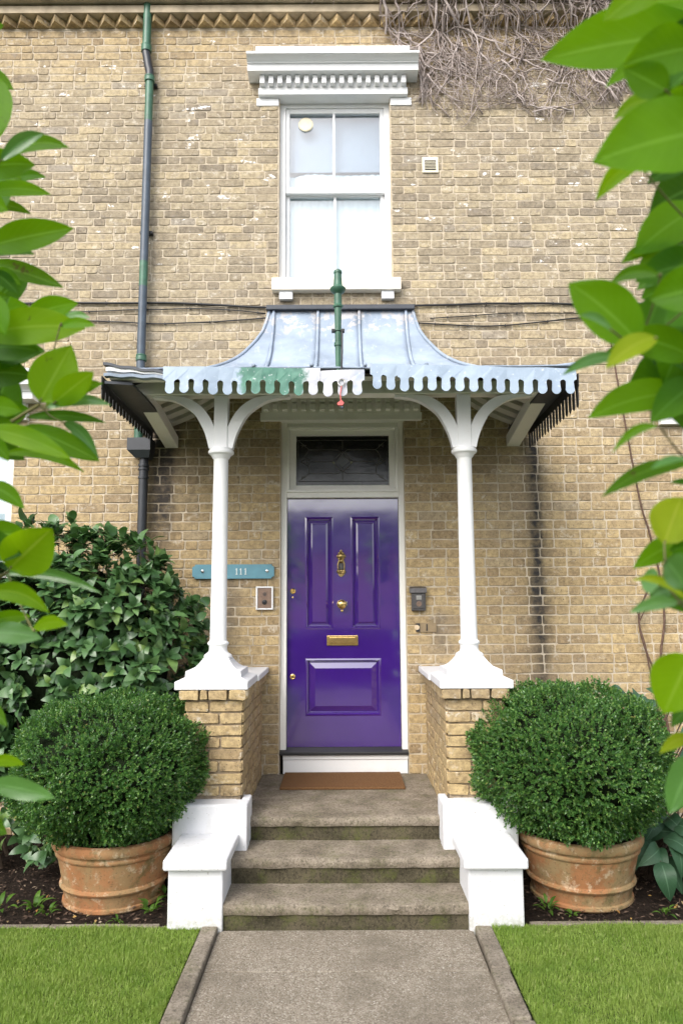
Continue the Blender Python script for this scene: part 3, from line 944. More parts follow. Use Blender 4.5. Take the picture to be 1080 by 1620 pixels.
# ================================================================== ENTRANCE STEPS
steps = empty('entrance_steps', (0, -1.2, 0), 'three worn mossy stone steps up to the purple door', 'steps')
def tread(name, x0, x1, yn, yb, z, th=.058, nose=.022, seed=0, n=44, ny=7):
    """slab with a worn irregular nose; yn: nose, yb: back"""
    r = random.Random(seed)
    m = MB(); prof = [(yb, z), ]
    cols = []
    for i in range(n + 1):
        x = x0 + (x1 - x0) * i / n
        a = mnoise.noise(Vector((x * 6, seed * 3.1, 0))) * .011 + mnoise.noise(Vector((x * 21, seed, 4))) * .008
        chip = max(0, mnoise.noise(Vector((x * 9, seed * 7, 2))) - .25) * .05
        sag = -.007 * math.cos((x - (x0 + x1) / 2) / (x1 - x0) * PI)
        rr = .016
        col = [(yb, z)]
        for j in range(1, ny): 
            yy = yb + (yn + rr - yb) * j / ny
            col.append((yy, z + sag * j / ny + mnoise.noise(Vector((x * 5, yy * 5, seed))) * .003))
        col += [(yn + rr, z + sag), (yn + rr * .35 + a * .4, z + sag - rr * .22 - chip * .5), (yn + a, z + sag - rr * .9 - chip), (yn + a * .8 + chip, z - th * .7), (yn + .006 + a + chip, z - th), (yn + nose + .02, z - th)]
        cols.append([(x, y, zz) for y, zz in col])
    L = len(cols[0])
    m.add([p for c in cols for p in c], [(i * L + j, (i + 1) * L + j, (i + 1) * L + j + 1, i * L + j + 1) for i in range(n) for j in range(L - 1)] + [tuple(range(L)), tuple(n * L + j for j in range(L - 1, -1, -1))])
    return m.build(name, STEP, steps, smooth=True)
def riser(x0, x1, y, yb, z0, z1, seed, par):
    m = MB(); n, k = 40, 6; vs = []
    for i in range(n + 1):
        x = x0 + (x1 - x0) * i / n
        for j in range(k + 1):
            zz = z0 + (z1 - z0) * j / k
            vs.append((x, y + mnoise.noise(Vector((x * 7, zz * 12, seed))) * .006 + mnoise.noise(Vector((x * 25, zz * 25, seed))) * .003, zz))
    m.add(vs, [(i * (k + 1) + j, (i + 1) * (k + 1) + j, (i + 1) * (k + 1) + j + 1, i * (k + 1) + j + 1) for i in range(n) for j in range(k)])
    m.box(x0, x1, y + .012, yb, z0, z1 - .002)
    return m.build('riser', RISER, par, smooth='all')
T = []
for i, (x0, x1, yn, yb, zb, zt) in enumerate(((-.655, .680, -1.735, -1.40, 0, .135), (-.660, .684, -1.458, -1.10, .135, .281), (-.598, .625, -1.152, -.742, .281, .425))):
    t = tread('step', x0, x1, yn, yb, zt, seed=i + 1)
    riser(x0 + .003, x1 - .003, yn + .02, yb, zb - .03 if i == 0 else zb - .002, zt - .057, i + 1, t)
lt = MB().cbox(-.628, .653, -.736, .012, .33, .424, .004).build('landing_slab', STEP, steps)
MB().box(-.628, .653, -1.1, .002, -.05, .3295).build('step_core', RISER, steps)
tag(MB().cbox(-.452, .447, -.488, -.012, .4255, .443, .004).build('doormat', COIR, origin=(0, -.25, .4255)), 'brown coir doormat lying before the purple door', 'doormat')

# ---- white cheek walls beside the steps
def cheek(sx, label):
    X = (lambda x: x) if sx < 0 else (lambda x: .024 - x)
    def bx(m, xa, xb, *r, c=.010):
        a, b = sorted((X(xa), X(xb))); m.cbox(a, b, *r, c)
    e = empty('cheek_wall', (X(-.81), -1.5, 0), label, 'low wall', 'white walls flanking the steps')
    m = MB(); bx(m, -.950, -.652, -1.745, -1.30, -.06, .322); m.build('pedestal', WHITE2, e)
    m = MB(); bx(m, -.972, -.625, -1.785, -1.322, .323, .381, c=.012); m.build('coping', WHITE2, e)
    m = MB(); bx(m, -1.03, -.578, -1.32, -1.185, -.06, .545, c=.012); bx(m, -.632, -.578, -1.188, -1.075, .28, .545, c=.010); bx(m, -1.03, -.66, -1.19, -.3, -.06, .54)
    m.build('plinth', WHITE2, e)
    return e
cheek(-1, 'white stepped cheek wall left of the steps beside the left pot')
cheek(1, 'white stepped cheek wall right of the steps beside the right pot')

# ================================================================== PORCH PIERS
PB = {}
def pier(sx, label):
    e = empty('brick_pier', ((-.815 if sx < 0 else .838), -.6, .54), label, 'pier', 'brick piers carrying the porch columns')
    MX = (lambda x: x) if sx < 0 else (lambda x: .025 - x)
    r = random.Random(40 + sx)
    core = MB()
    a, b = sorted((MX(-.988), MX(-.642))); core.box(a, b, -1.1655, .0, .44, 1.205)
    core.build('core', PMORTAR, e)
    def place(name, wd, ht, loc, rz, rough=1.4):
        key = (round(wd, 3), round(ht, 3), r.randint(0, 3))
        if key not in PB: PB[key] = brick_mesh(wd, ht, PBRICK, r, deep=.02, proud=.012, rough=rough)
        o = bpy.data.objects.new(name, PB[key]); COL.objects.link(o)
        o.parent = e; o.location = Vector(loc) - wloc(e); o.rotation_euler = (0, 0, rz)
    rows = 8; z = .555
    for k in range(rows + 1):
        top = k == rows
        ht = .062 if not top else .060
        zc = z + k * .0735 + .035 + (.0015 if top else 0)
        pr = .030 if top else 0
        # front
        W = .37 + 2 * pr; xs = MX(-1.0 - pr) if sx < 0 else MX(-.63 + pr)
        cuts = ([.0, .62, 1.0], [.0, .36, 1.0], [0, .60, 1.0], [0, .42, 1.0])[(k + (sx > 0)) % 4] if not top else [0, .3, .42, .72, 1.0]
        for c0, c1 in zip(cuts[:-1], cuts[1:]):
            place('brick', W * (c1 - c0) - .011, ht, (xs + W * (c0 + c1) / 2, -1.168 - pr, zc), 0)
        # inner side
        xi = MX(-.642 + pr)
        rz = PI / 2 if sx < 0 else -PI / 2
        segs = [(-1.172 - pr, -1.085), (-1.085, -.86), (-.86, -.735), (-.735, -.60), (-.60, -.375), (-.375, -.26), (-.26, -.035)] if k % 2 else [(-1.172 - pr, -.955), (-.955, -.845), (-.845, -.735), (-.735, -.50), (-.50, -.39), (-.39, -.17), (-.17, -.035)]
        for s0, s1 in segs:
            place('brick', s1 - s0 - .011, ht, (xi, (s0 + s1) / 2, zc), rz)
        # outer side
        xo = MX(-.988 - pr)
        for s0, s1 in segs[:4]:
            place('brick', s1 - s0 - .011, ht, (xo, (s0 + s1) / 2, zc), -rz)
    if True:   # lower courses on the inner side, down to the landing
        for k in (1, 2):
            zc = z - k * .0735 + .035
            for s0, s1 in ((-1.07, -.86), (-.86, -.735), (-.735, -.50), (-.50, -.39), (-.39, -.17), (-.17, -.035)):
                place('brick', s1 - s0 - .011, .062, (MX(-.642), (s0 + s1) / 2, zc), PI / 2 if sx < 0 else -PI / 2)
    return e
pier(-1, 'brick pier below the left white column')
pier(1, 'brick pier below the right white column')

# ================================================================== PORCH (columns, beams, lead roof, valances)
porch = empty('porch_canopy', (0, -.97, 1.21), 'lead roofed porch with scalloped valance on two white iron columns', 'porch')
def column(xc, sx):
    yc = -.965
    m = MB()
    inn = -sx        # direction of the doorway
    # stepped cap stone on the pier
    xa, xb = sorted((xc - sx * -.235, xc - sx * .225))
    cap = MB()
    cap.cbox(xc - .232, xc + .232, -1.212, -.70, 1.2105, 1.262, .006)
    x0r, x1r = sorted((xc + inn * .245, xc - inn * .18))
    cap.cbox(x0r, x1r, -.699, -.012, 1.2105, 1.252, .006)
    def frus(a0, y0, z0, a1, y1, z1):
        vs = [(xc - a0, yc - y0, z0), (xc + a0, yc - y0, z0), (xc + a0, yc + y0, z0), (xc - a0, yc + y0, z0), (xc - a1, yc - y1, z1), (xc + a1, yc - y1, z1), (xc + a1, yc + y1, z1), (xc - a1, yc + y1, z1)]
        cap.add(vs, [(0, 1, 5, 4), (1, 2, 6, 5), (2, 3, 7, 6), (3, 0, 4, 7), (4, 5, 6, 7), (0, 3, 2, 1)])
    frus(.231, .244, 1.2615, .180, .185, 1.283)
    frus(.179, .184, 1.2825, .176, .180, 1.322)
    for q in range(7):
        t0, t1 = q / 7, (q + 1) / 7
        f = lambda t: .176 + (.082 - .176) * (1 - (1 - t) ** 1.0) ** .75 if t > 0 else .176
        frus(f(t0), f(t0), 1.3215 + .075 * t0 ** 1.5, f(t1), f(t1), 1.3225 + .075 * t1 ** 1.5)
    col = m.lathe([(.085, 1.385), (.090, 1.392), (.094, 1.402), (.090, 1.414), (.082, 1.420), (.066, 1.430), (.060, 1.445), (.060, 1.470), (.064, 1.476), (.070, 1.482), (.071, 1.490), (.066, 1.499), (.058, 1.504), (.0555, 1.52),
                   (.0525, 2.0), (.050, 2.735), (.052, 2.740), (.060, 2.747), (.064, 2.758), (.070, 2.766), (.085, 2.776), (.088, 2.786), (.086, 2.798), (.078, 2.802), (.078, 2.814)], xc, yc, 32).build('column', WHITE, porch, smooth=True)
    cap.build('cap_stone', WHITE2, col, smooth=False)
    # flaring head: centre post and two curved arms cast together
    hd = MB()
    hd.cbox(xc - .048, xc + .048, yc - .04, yc + .04, 2.808, 3.1845, .006)
    for s in (-1, 1):
        n = 20
        oc = spline([(.082, 0, 2.812), (.098, 0, 2.88), (.13, 0, 2.96), (.19, 0, 3.058), (.295, 0, 3.135), (.38, 0, 3.162), (.475, 0, 3.171)], 5)
        ic = spline([(.030, 0, 2.812), (.036, 0, 2.89), (.046, 0, 2.958), (.094, 0, 3.055), (.165, 0, 3.13), (.27, 0, 3.178), (.475, 0, 3.184)], 5)
        n = len(oc) - 1
        zm = lambda z: z
        outer = [(xc + s * p.x, zm(p.z)) for p in oc]; inner = [(xc + s * p.x, zm(p.z)) for p in ic]
        # arm as a strip between inner (upper) and outer (lower) curves
        vs, fs = [], []
        for (a, b), (c, d) in zip(outer, inner):
            for y in (yc - .032, yc + .032): vs.append((a, y, b))
            for y in (yc - .032, yc + .032): vs.append((c, y, min(d, 3.1835)))
        for i in range(n):
            p = i * 4; q = p + 4
            fs += [(p, q, q + 2, p + 2), (p + 1, p + 3, q + 3, q + 1), (p, p + 1, q + 1, q), (p + 2, q + 2, q + 3, p + 3)]
        fs += [(0, 2, 3, 1), (n * 4, n * 4 + 1, n * 4 + 3, n * 4 + 2)]
        hd.add(vs, fs)
    hd.build('bracket', WHITE, col)
column(-.828, -1)
column(.848, 1)
# timbers
MB().cbox(-1.465, 1.487, -1.02, -.91, 3.186, 3.276, .005).build('front_beam', OLDWHITE, porch)
for xa, xb in ((-1.452, -1.345), (1.365, 1.472)):
    m = MB().cbox(xa, xb, -.908, -.002, 3.03, 3.125, .005)
    m.v = [(x, y, z + .158 * (-y / .908)) for x, y, z in m.v]
    m.build('side_beam', OLDWHITE, porch)
# swept roof: z over s (distance out from the head of the roof)
S = [0, .022, .0485, .09, .131, .175, .2175, .28, .3367, .43, .53, .65, .78, .90]
Zs = [4.205, 4.09, 3.99, 3.895, 3.818, 3.74, 3.676, 3.605, 3.55, 3.475, 3.415, 3.355, 3.30, 3.262]
HW, KY, YT, XC = .600, 1.50, -.03, .005
def zs(s): return float(np.interp(s, S, Zs))
SS = list(np.linspace(0, .2, 14)) + list(np.linspace(.23, .9, 14))
def front_sheet(xa, xb):
    """front slope between two roll lines; xa/xb None = the hip"""
    m = MB(); vs = []; cnt = 7
    for s in SS:
        hipx = HW + s
        l = -hipx if xa is None else max(xa, -hipx); r = hipx if xb is None else min(xb, hipx)
        for i in range(cnt + 1):
            x = l + (r - l) * i / cnt
            vs.append((XC + x, YT - KY * s, zs(s) + mnoise.noise(Vector((x * 4, s * 4, 3))) * .006))
    n = len(SS); w_ = cnt + 1
    m.add(vs, [(j * w_ + i, (j + 1) * w_ + i, (j + 1) * w_ + i + 1, j * w_ + i + 1) for j in range(n - 1) for i in range(cnt)])
    return m
def solid(m, name, mat, t=.012):
    o = m.build(name, mat, porch, smooth='all')
    md = o.modifiers.new('thickness', 'SOLIDIFY'); md.thickness = t; md.offset = -1
    return o
def side_sheet(sg):
    m = MB(); vs = []; cnt = 8
    for s in SS:
        for i in range(cnt + 1):
            y0 = YT - KY * s
            y = y0 + (-.002 - y0) * i / cnt
            vs.append((XC + sg * (HW + s), y, zs(s)))
    w_ = cnt + 1
    m.add(vs, [(j * w_ + i, (j + 1) * w_ + i, (j + 1) * w_ + i + 1, j * w_ + i + 1) for j in range(len(SS) - 1) for i in range(cnt)])
    return m
for a, b in ((None, -.565), (-.565, -.193), (-.193, .152), (.152, .545), (.545, None)):
    solid(front_sheet(a, b), 'lead_sheet', LEAD)
solid(side_sheet(-1), 'lead_sheet', LEAD); solid(side_sheet(1), 'lead_sheet', LEAD)
for xr in (-.565, -.193, .152, .545):
    MB().tube([(XC + xr, YT - KY * s - .006, zs(s) + .008) for s in SS if HW + s >= abs(xr)], .013, 8).build('lead_roll', LEAD, porch, smooth='all')
for sg in (-1, 1):
    MB().tube([(XC + sg * (HW + s), YT - KY * s, zs(s) + .006) for s in SS], .014, 8).build('hip_roll', LEAD, porch, smooth='all')
MB().cbox(-.622, .622, -.075, -.002, 4.196, 4.236, .004).build('wall_flashing', DARKLEAD, porch)
# boarding and rafters below the lead
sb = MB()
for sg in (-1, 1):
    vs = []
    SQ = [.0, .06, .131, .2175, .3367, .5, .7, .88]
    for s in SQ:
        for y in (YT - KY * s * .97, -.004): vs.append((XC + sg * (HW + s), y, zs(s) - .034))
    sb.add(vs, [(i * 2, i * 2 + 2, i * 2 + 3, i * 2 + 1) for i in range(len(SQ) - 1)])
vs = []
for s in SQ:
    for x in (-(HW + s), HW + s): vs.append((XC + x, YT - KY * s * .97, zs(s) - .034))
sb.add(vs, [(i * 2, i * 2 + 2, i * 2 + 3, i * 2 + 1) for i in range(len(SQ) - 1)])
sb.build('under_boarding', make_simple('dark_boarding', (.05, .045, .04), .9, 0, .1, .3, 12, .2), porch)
for sg in (-1, 1):
    for yy in (-.10, -.30, -.50, -.70, -.885):
        pr = []
        smin = max(.05, (-yy - .03) / KY + .03)
        ss = list(np.linspace(.84, smin, 8))
        vs, fs = [], []
        for s in ss:
            x = XC + sg * (HW + s)
            for y in (yy - .055, yy + .055):
                for dz in (-.040, -.095): vs.append((x, y, zs(s) + dz))
        for i in range(7):
            p, q = i * 4, i * 4 + 4
            fs += [(p, q, q + 2, p + 2), (p + 1, p + 3, q + 3, q + 1), (p, p + 1, q + 1, q), (p + 2, q + 2, q + 3, p + 3)]
        fs += [(0, 2, 3, 1), (28, 29, 31, 30)]
        MB().add(vs, fs).build('rafter', SOFFIT, porch)
# eaves at the left corner where the valance has come away
ev = MB().cbox(-1.485, -1.10, -1.372, -1.30, 3.185, 3.238, .003).build('eaves_batten', OLDWHITE, porch)
def lipped(p0, p1, drop, hgt, mat, name, thk=.012):
    m = MB(); vs = []; n = 16
    for i in range(n + 1):
        t = i / n
        x = p0[0] + (p1[0] - p0[0]) * t; z = p0[2] + (p1[2] - p0[2]) * t + drop * math.sin(t * PI) + .004 * math.sin(t * 19)
        for y in (p0[1], p0[1] + .05):
            vs += [(x, y, z), (x, y, z + hgt)]
    fs = []
    for i in range(n):
        p, q = i * 4, i * 4 + 4
        fs += [(p, q, q + 1, p + 1), (p + 2, p + 3, q + 3, q + 2), (p + 1, q + 1, q + 3, p + 3), (p, p + 2, q + 2, q)]
    fs += [(0, 1, 3, 2), (n * 4, n * 4 + 2, n * 4 + 3, n * 4 + 1)]
    return m.add(vs, fs).build(name, mat, porch, smooth=True)
lipped((-1.515, -1.415, 3.268), (-1.08, -1.415, 3.208), -.006, .018, DARKLEAD, 'roof_edge')
lipped((-1.50, -1.405, 3.232), (-1.08, -1.405, 3.196), .004, .024, WHITE, 'eaves_strip')
lipped((-1.51, -1.412, 3.195), (-1.08, -1.412, 3.176), .0, .020, LEAD, 'eaves_flashing')
MB().box(-1.49, 1.48, -1.36, -1.34, 3.10, 3.19).build('fascia', OLDWHITE, porch) if False else None
tp = MB().prism([(-1.505, -1.40), (-1.34, -1.36), (-1.34, -1.03), (-1.36, -.02), (-1.54, -.02)], 'z', 3.150, 3.168)
tp.build('side_soffit', DARKLEAD, porch)

def scallops(x0, x1, ztop0, ztop1, zslot, zbot, pitch, y, name, mat, seed=0, slot=.42, ripple=.006, first=.5, thick=.004):
    """one strip of sheet lead with drop-shaped tabs; the slots end in round holes"""
    n = max(1, round((x1 - x0) / pitch)); p = (x1 - x0) / n
    out = []
    hw = p * slot / 2
    r = random.Random(seed)
    m = MB()
    up_ = []
    for i in range(n):
        xc = x0 + (i + .5) * p
        dz = (ztop1 - ztop0) * (i + .5) / n + r.uniform(-.004, .004)
        # tab outline, from left slot to right slot
        wl_ = p / 2
        tb = p / 2 - hw * .78
        pts = [(xc - wl_, zslot + dz + hw * .2)]
        for a in (150, 185, 215): pts.append((xc - wl_ + hw * .95 * math.cos(math.radians(180 - a)) * 0 + hw * .95 * abs(math.cos(math.radians(a - 90 + 0))) , zslot + dz - .012 * (a - 140) / 40))
        pts = [(xc - wl_, zslot + dz)]
        for q in range(1, 6):
            a = PI / 2 * q / 5
            pts.append((xc - wl_ + hw * math.sin(a), zslot + dz - hw * (1 - math.cos(a))))
        zc_ = zbot + dz + tb
        pts.append((xc - tb * .93, (zslot - hw + zc_ + dz) / 2 if False else zc_ + .012))
        for q in range(0, 11):
            a = PI + PI * q / 10
            pts.append((xc + tb * math.cos(a), zc_ + tb * math.sin(a) * 1.08))
        pts.append((xc + tb * .93, zc_ + .012))
        for q in range(5, 0, -1):
            a = PI / 2 * q / 5
            pts.append((xc + wl_ - hw * math.sin(a), zslot + dz - hw * (1 - math.cos(a))))
        pts.append((xc + wl_, zslot + dz))
        zt0 = ztop0 + (ztop1 - ztop0) * i / n; zt1 = ztop0 + (ztop1 - ztop0) * (i + 1) / n
        poly = [(x0 + i * p, zt0)] + pts + [(x0 + (i + 1) * p, zt1)]
        k = len(poly)
        yo = lambda x, z: y + ripple * math.sin(x * 17 + seed) + .35 * ripple * math.sin(x * 61) + (ztop0 - z) * .06 * math.sin(x * 9 + seed * 2)
        vs = [(a, yo(a, b) - thick, b) for a, b in poly] + [(a, yo(a, b), b) for a, b in poly]
        fs = [tuple(range(k)), tuple(range(2 * k - 1, k - 1, -1))] + [(q, q + k, q + 1 + k, q + 1) for q in range(k - 1) if q not in ()]
        m.add(vs, fs)
    return m.build(name, mat, porch)
scallops(-1.128, -.13, 3.252, 3.232, 3.168, 3.078, .0905, -1.425, 'valance', VAL, 1)
v2 = scallops(-.128, .150, 3.215, 3.222, 3.148, 3.052, .0925, -1.432, 'valance', VAL, 4)
scallops(.186, 1.492, 3.262, 3.222, 3.186, 3.094, .0870, -1.428, 'valance', VAL, 2)
# side valances: long-toothed dark strips running back to the wall
def side_valance(xs_, sg, gap):
    m = MB(); n = 17
    y0, y1 = -1.40, -.03
    p = (y1 - y0) / n
    for i in range(n):
        a = y0 + i * p; b = a + p; c = (a + b) / 2
        fx = lambda y: xs_ + sg * (.02 * (y - y0))
        ztop, zs_, zb = 3.20, 3.12, (2.985 if sg > 0 else 3.045) + .02 * (i / n)
        pts = [(a, ztop), (a, zs_), (a + p * gap * .8, zs_ - .005), (a + p * gap, zb + .02), (c, zb), (b - p * gap, zb + .02), (b - p * gap * .8, zs_ - .005), (b, zs_), (b, ztop)]
        k = len(pts)
        vs = [(fx(y) - .003, y, z) for y, z in pts] + [(fx(y) + .003, y, z) for y, z in pts]
        m.add(vs, [tuple(range(k)), tuple(range(2 * k - 1, k - 1, -1))] + [(q, q + k, (q + 1) % k + k, (q + 1) % k) for q in range(k)])
    return m.build('side_valance', SIDEV, porch)
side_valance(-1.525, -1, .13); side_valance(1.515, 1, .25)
tp2 = MB().prism([(1.50, -1.40), (1.33, -1.36), (1.36, -1.03), (1.38, -.02), (1.55, -.02)], 'z', 3.170, 3.186)
tp2.build('side_soffit', DARKLEAD, porch)

# ---- green iron finial in the middle of the front edge
fx, fy = -.016, -1.36
finial = MB().lathe([(.016, 3.17), (.017, 3.30), (.020, 3.40), (.026, 3.405), (.026, 3.425), (.020, 3.43), (.021, 3.50), (.028, 3.503), (.028, 3.515), (.021, 3.52), (.023, 3.66), (.032, 3.665), (.034, 3.675), (.026, 3.684), (.025, 3.755), (.040, 3.768), (.052, 3.785), (.052, 3.793), (.040, 3.806), (.030, 3.812),
                     (.028, 3.83), (.024, 3.895), (.028, 3.90), (.026, 3.915), (.014, 3.925), (.0, 3.927)], fx, fy, 20)
fin = finial.build('iron_finial', GREEN, None, (fx, fy, 3.17), smooth=True)
tag(fin, 'green painted turned iron post standing at the middle of the porch edge', 'finial')
cl = MB().cbox(fx - .042, fx + .042, fy - .02, fy + .02, 3.497, 3.515, .003)
cl.tube([(fx + .026, fy - .03, 3.49), (fx + .026, fy - .034, 3.36), (fx + .018, fy - .03, 3.17)], .006, 6)
cl.cbox(fx - .035, fx - .012, fy - .012, fy + .012, 3.165, 3.215, .003); cl.cbox(fx + .018, fx + .042, fy - .012, fy + .012, 3.165, 3.215, .003)
cl.build('clamp', BLACK, fin)
orn = MB()
pts = [(fx + .02 + .022 * math.cos(a), fy - .085, 3.135 + .022 * math.sin(a)) for a in np.linspace(0, 2 * PI, 17)]
orn.tube(pts, .0045, 6)
oo = orn.build('wind_chime', STEEL, None, (fx + .02, fy - .085, 3.16), smooth=True)
tag(oo, 'small coral coloured hanging ornament on a ring below the green post', 'ornament')
MB().tube([(fx + .02, fy - .085, 3.11), (fx + .012, fy - .085, 3.06), (fx + .016, fy - .085, 3.01)], .004, 5).build('cord', PINK, oo)
MB().prism([(fx - .008, 2.998), (fx + .018, 3.018), (fx + .036, 3.0), (fx + .026, 2.984), (fx - .004, 2.986)], 'y', fy - .095, fy - .077).build('fish', PINK, oo)
MB().lathe([(.0, 2.962), (.008, 2.966), (.010, 2.972), (.008, 2.978), (0, 2.981)], fx + .024, fy - .085, 10).build('bead', PIPEBLUE, oo)

# ================================================================== THINGS ON THE WALL
# downpipe
dp = empty('downpipe', (-1.64, -.08, 0), 'green and black drainpipe with offset bend running down the wall left of the porch', 'drainpipe')
xp0, xp1, yp = -1.688, -1.652, -.078
MB().tube([(xp0, yp, 7.4), (xp0, yp, 6.62)], .036, 16).build('upper_pipe', GREEN, dp, smooth=True)
MB().tube(spline([(xp0, yp, 6.60), (xp0, yp, 6.545), (xp0 + .01, yp, 6.49), (xp1 - .012, yp, 6.41), (xp1, yp, 6.36), (xp1, yp, 6.31)], 5), .037, 16).build('offset_bend', PIPEBLACK, dp, smooth=True)
MB().tube([(xp1, yp, 6.28), (xp1, yp, 5.90)], .0345, 16).build('middle_pipe', GREEN, dp, smooth=True)
MB().tube([(xp1, yp, 5.90), (xp1 - .002, yp, 4.62)], .035, 16).build('middle_pipe', PIPEBLUE, dp, smooth=True)
MB().tube([(xp1 - .002, yp, 4.62), (xp1 - .002, yp, 4.40)], .0353, 16).build('middle_pipe', GREEN, dp, smooth=True)
MB().tube([(xp1 - .002, yp, 4.40), (xp1 - .003, yp, 3.60)], .035, 16).build('middle_pipe', PIPEBLUE, dp, smooth=True)
MB().tube([(xp1 - .003, yp, 3.60), (xp1 - .003, yp, 3.06)], .0353, 16).build('middle_pipe', GREEN, dp, smooth=True)
for zz, xx, mt in ((6.60, xp0, GREEN), (6.585, xp0, GREEN), (6.30, xp1, GREEN), (3.62, xp1, GREEN), (3.78, xp1, GREEN)):
    MB().lathe([(.036, zz - .03), (.044, zz - .028), (.045, zz + .002), (.042, zz + .008), (.044, zz + .014), (.044, zz + .022), (.036, zz + .026)], xx, yp, 20).build('collar', mt, dp, smooth=True)
for zz, xx in ((6.27, xp1), (4.9, xp1), (3.70, xp1)):
    MB().cbox(xx - .055, xx + .055, yp + .03, -.006, zz - .012, zz + .012, .003).build('fixing', BLACK, dp)
hp = MB()
hx0, hx1, hy = -1.722, -1.535, -.165
vs = [(hx0, hy, 3.085), (hx1, hy, 3.085), (hx1, -.012, 3.085), (hx0, -.012, 3.085), (hx0, hy, 2.985), (hx1, hy, 2.985), (hx1, -.012, 2.985), (hx0, -.012, 2.985), (-1.66, hy + .03, 2.925), (-1.55, hy + .03, 2.925), (-1.55, -.03, 2.925), (-1.66, -.03, 2.925)]
hp.add(vs, [(0, 4, 5, 1), (1, 5, 6, 2), (2, 6, 7, 3), (3, 7, 4, 0), (4, 8, 9, 5), (5, 9, 10, 6), (6, 10, 11, 7), (7, 11, 8, 4), (8, 11, 10, 9), (0, 1, 2, 3)])
hp.build('hopper_head', PIPEBLACK, dp)
MB().tube([(-1.605, yp, 2.93), (-1.605, yp, 0.0)], .0375, 16).build('lower_pipe', PIPEBLACK, dp, smooth=True)
for zz in (2.87, 2.84, 2.77):
    MB().lathe([(.0375, zz - .010), (.045, zz - .008), (.045, zz + .008), (.0375, zz + .010)], -1.605, yp, 20).build('collar', PIPEBLACK, dp, smooth=True)

# cables
def cable(pts, r, label):
    p = spline(pts, 8)
    p = [Vector((a.x, a.y, a.z + .006 * mnoise.noise(Vector((a.x * 3, 1, r * 900))))) for a in p]
    o = MB().tube(p, r, 6).build('wall_cable', BLACK, None, pts[0], smooth='all')
    tag(o, label, 'cable', 'black cables strung across the wall')
    for i in range(4, len(p) - 2, 7):
        MB().cbox(p[i].x - .004, p[i].x + .004, -.022, -.006, p[i].z - r - .003, p[i].z + r + .004, .001).build('clip', BLACK, o)
cable([(-5.0, -.018, 4.285), (-3.0, -.018, 4.283), (-2.21, -.018, 4.281), (-1.27, -.018, 4.276), (-.58, -.018, 4.236), (.65, -.018, 4.245), (1.4, -.018, 4.262), (2.04, -.018, 4.253), (2.8, -.018, 4.248), (5.0, -.018, 4.24)], .0095, 'thick black cable running right across the wall above the porch roof')
cable([(-5.0, -.016, 4.17), (-3.1, -.016, 4.19), (-2.29, -.016, 4.207), (-1.7, -.016, 4.222), (-1.27, -.016, 4.232), (-.9, -.016, 4.215), (-.63, -.016, 4.182)], .005, 'thin upper cable ending at the top left corner of the porch roof')
cable([(-5.0, -.016, 4.15), (-3.0, -.016, 4.14), (-2.12, -.016, 4.128), (-1.54, -.016, 4.098), (-1.1, -.016, 4.112), (-.61, -.016, 4.144)], .006, 'thin lower cable ending at the left slope of the porch roof')
cable([(.755, -.016, 4.133), (1.05, -.016, 4.150), (1.343, -.016, 4.171), (2.04, -.016, 4.172), (2.8, -.016, 4.178), (5.0, -.016, 4.19)], .0045, 'thin upper cable starting beside the porch roof on the right')
cable([(.648, -.016, 4.092), (.95, -.016, 4.072), (1.286, -.016, 4.066), (1.7, -.016, 4.096), (2.035, -.016, 4.134), (2.6, -.016, 4.160), (3.4, -.016, 4.18), (5.0, -.016, 4.22)], .006, 'sagging lower cable right of the porch roof')

# name plate
np_ = MB()
c = .02
x0, x1, z0, z1 = -1.203, -.545, 1.952, 2.066
np_.prism([(x0 + c, z0), (x1 - c, z0), (x1 - c, z0 + c * .6), (x1, z0 + c), (x1, z1 - c), (x1 - c, z1 - c * .6), (x1 - c, z1), (x0 + c, z1), (x0 + c, z1 - c * .6), (x0, z1 - c), (x0, z0 + c), (x0 + c, z0 + c * .6)], 'y', -.028, -.008)
plate = np_.build('house_number_plate', TEAL, None, (-.874, -.02, 2.0))
tag(plate, 'long teal plate numbered 111 on the brick behind the left column', 'number plate')
for xx in (-.846, -.812, -.774):
    d = MB()
    d.box(xx - .0035, xx + .0035, -.0315, -.0282, 1.986, 2.034)
    d.box(xx - .0085, xx + .0085, -.0318, -.0282, 1.984, 1.988)
    d.add([(xx - .003, -.0317, 2.034), (xx - .010, -.0317, 2.024), (xx - .010, -.0317, 2.020), (xx - .003, -.0317, 2.027)], [(0, 1, 2, 3)])
    d.build('numeral', LETTER, plate)
for xx in (-1.12, -.60):
    MB().lathe_y([(.012, -.028), (.012, -.034), (.006, -.037), (0, -.037)], xx, 2.012, 12).build('screw', STEEL, plate, smooth=True)
# intercom
ic = MB()
x0, x1, z0, z1 = -.690, -.551, 1.702, 1.888
ic.cbox(x0, x0 + .014, -.030, -.006, z0, z1, .003); ic.cbox(x1 - .014, x1, -.030, -.006, z0, z1, .003); ic.cbox(x0 + .014, x1 - .014, -.030, -.006, z0, z0 + .013, .003); ic.cbox(x0 + .014, x1 - .014, -.030, -.006, z1 - .013, z1, .003)
ico = ic.build('door_intercom', WHITE, None, (-.62, -.02, 1.79))
tag(ico, 'bronze bell plate in a white frame on the brick left of the purple door', 'intercom')
MB().cbox(x0 + .0145, x1 - .0145, -.024, -.006, z0 + .0135, z1 - .0135, .002).build('face_plate', BRONZE, ico)
MB().lathe_y([(.019, -.024), (.020, -.029), (.015, -.031), (.011, -.030), (.008, -.036), (0, -.037)], -.620, 1.762, 18).build('push_button', RUBBER, ico, smooth=True)
grl = MB()
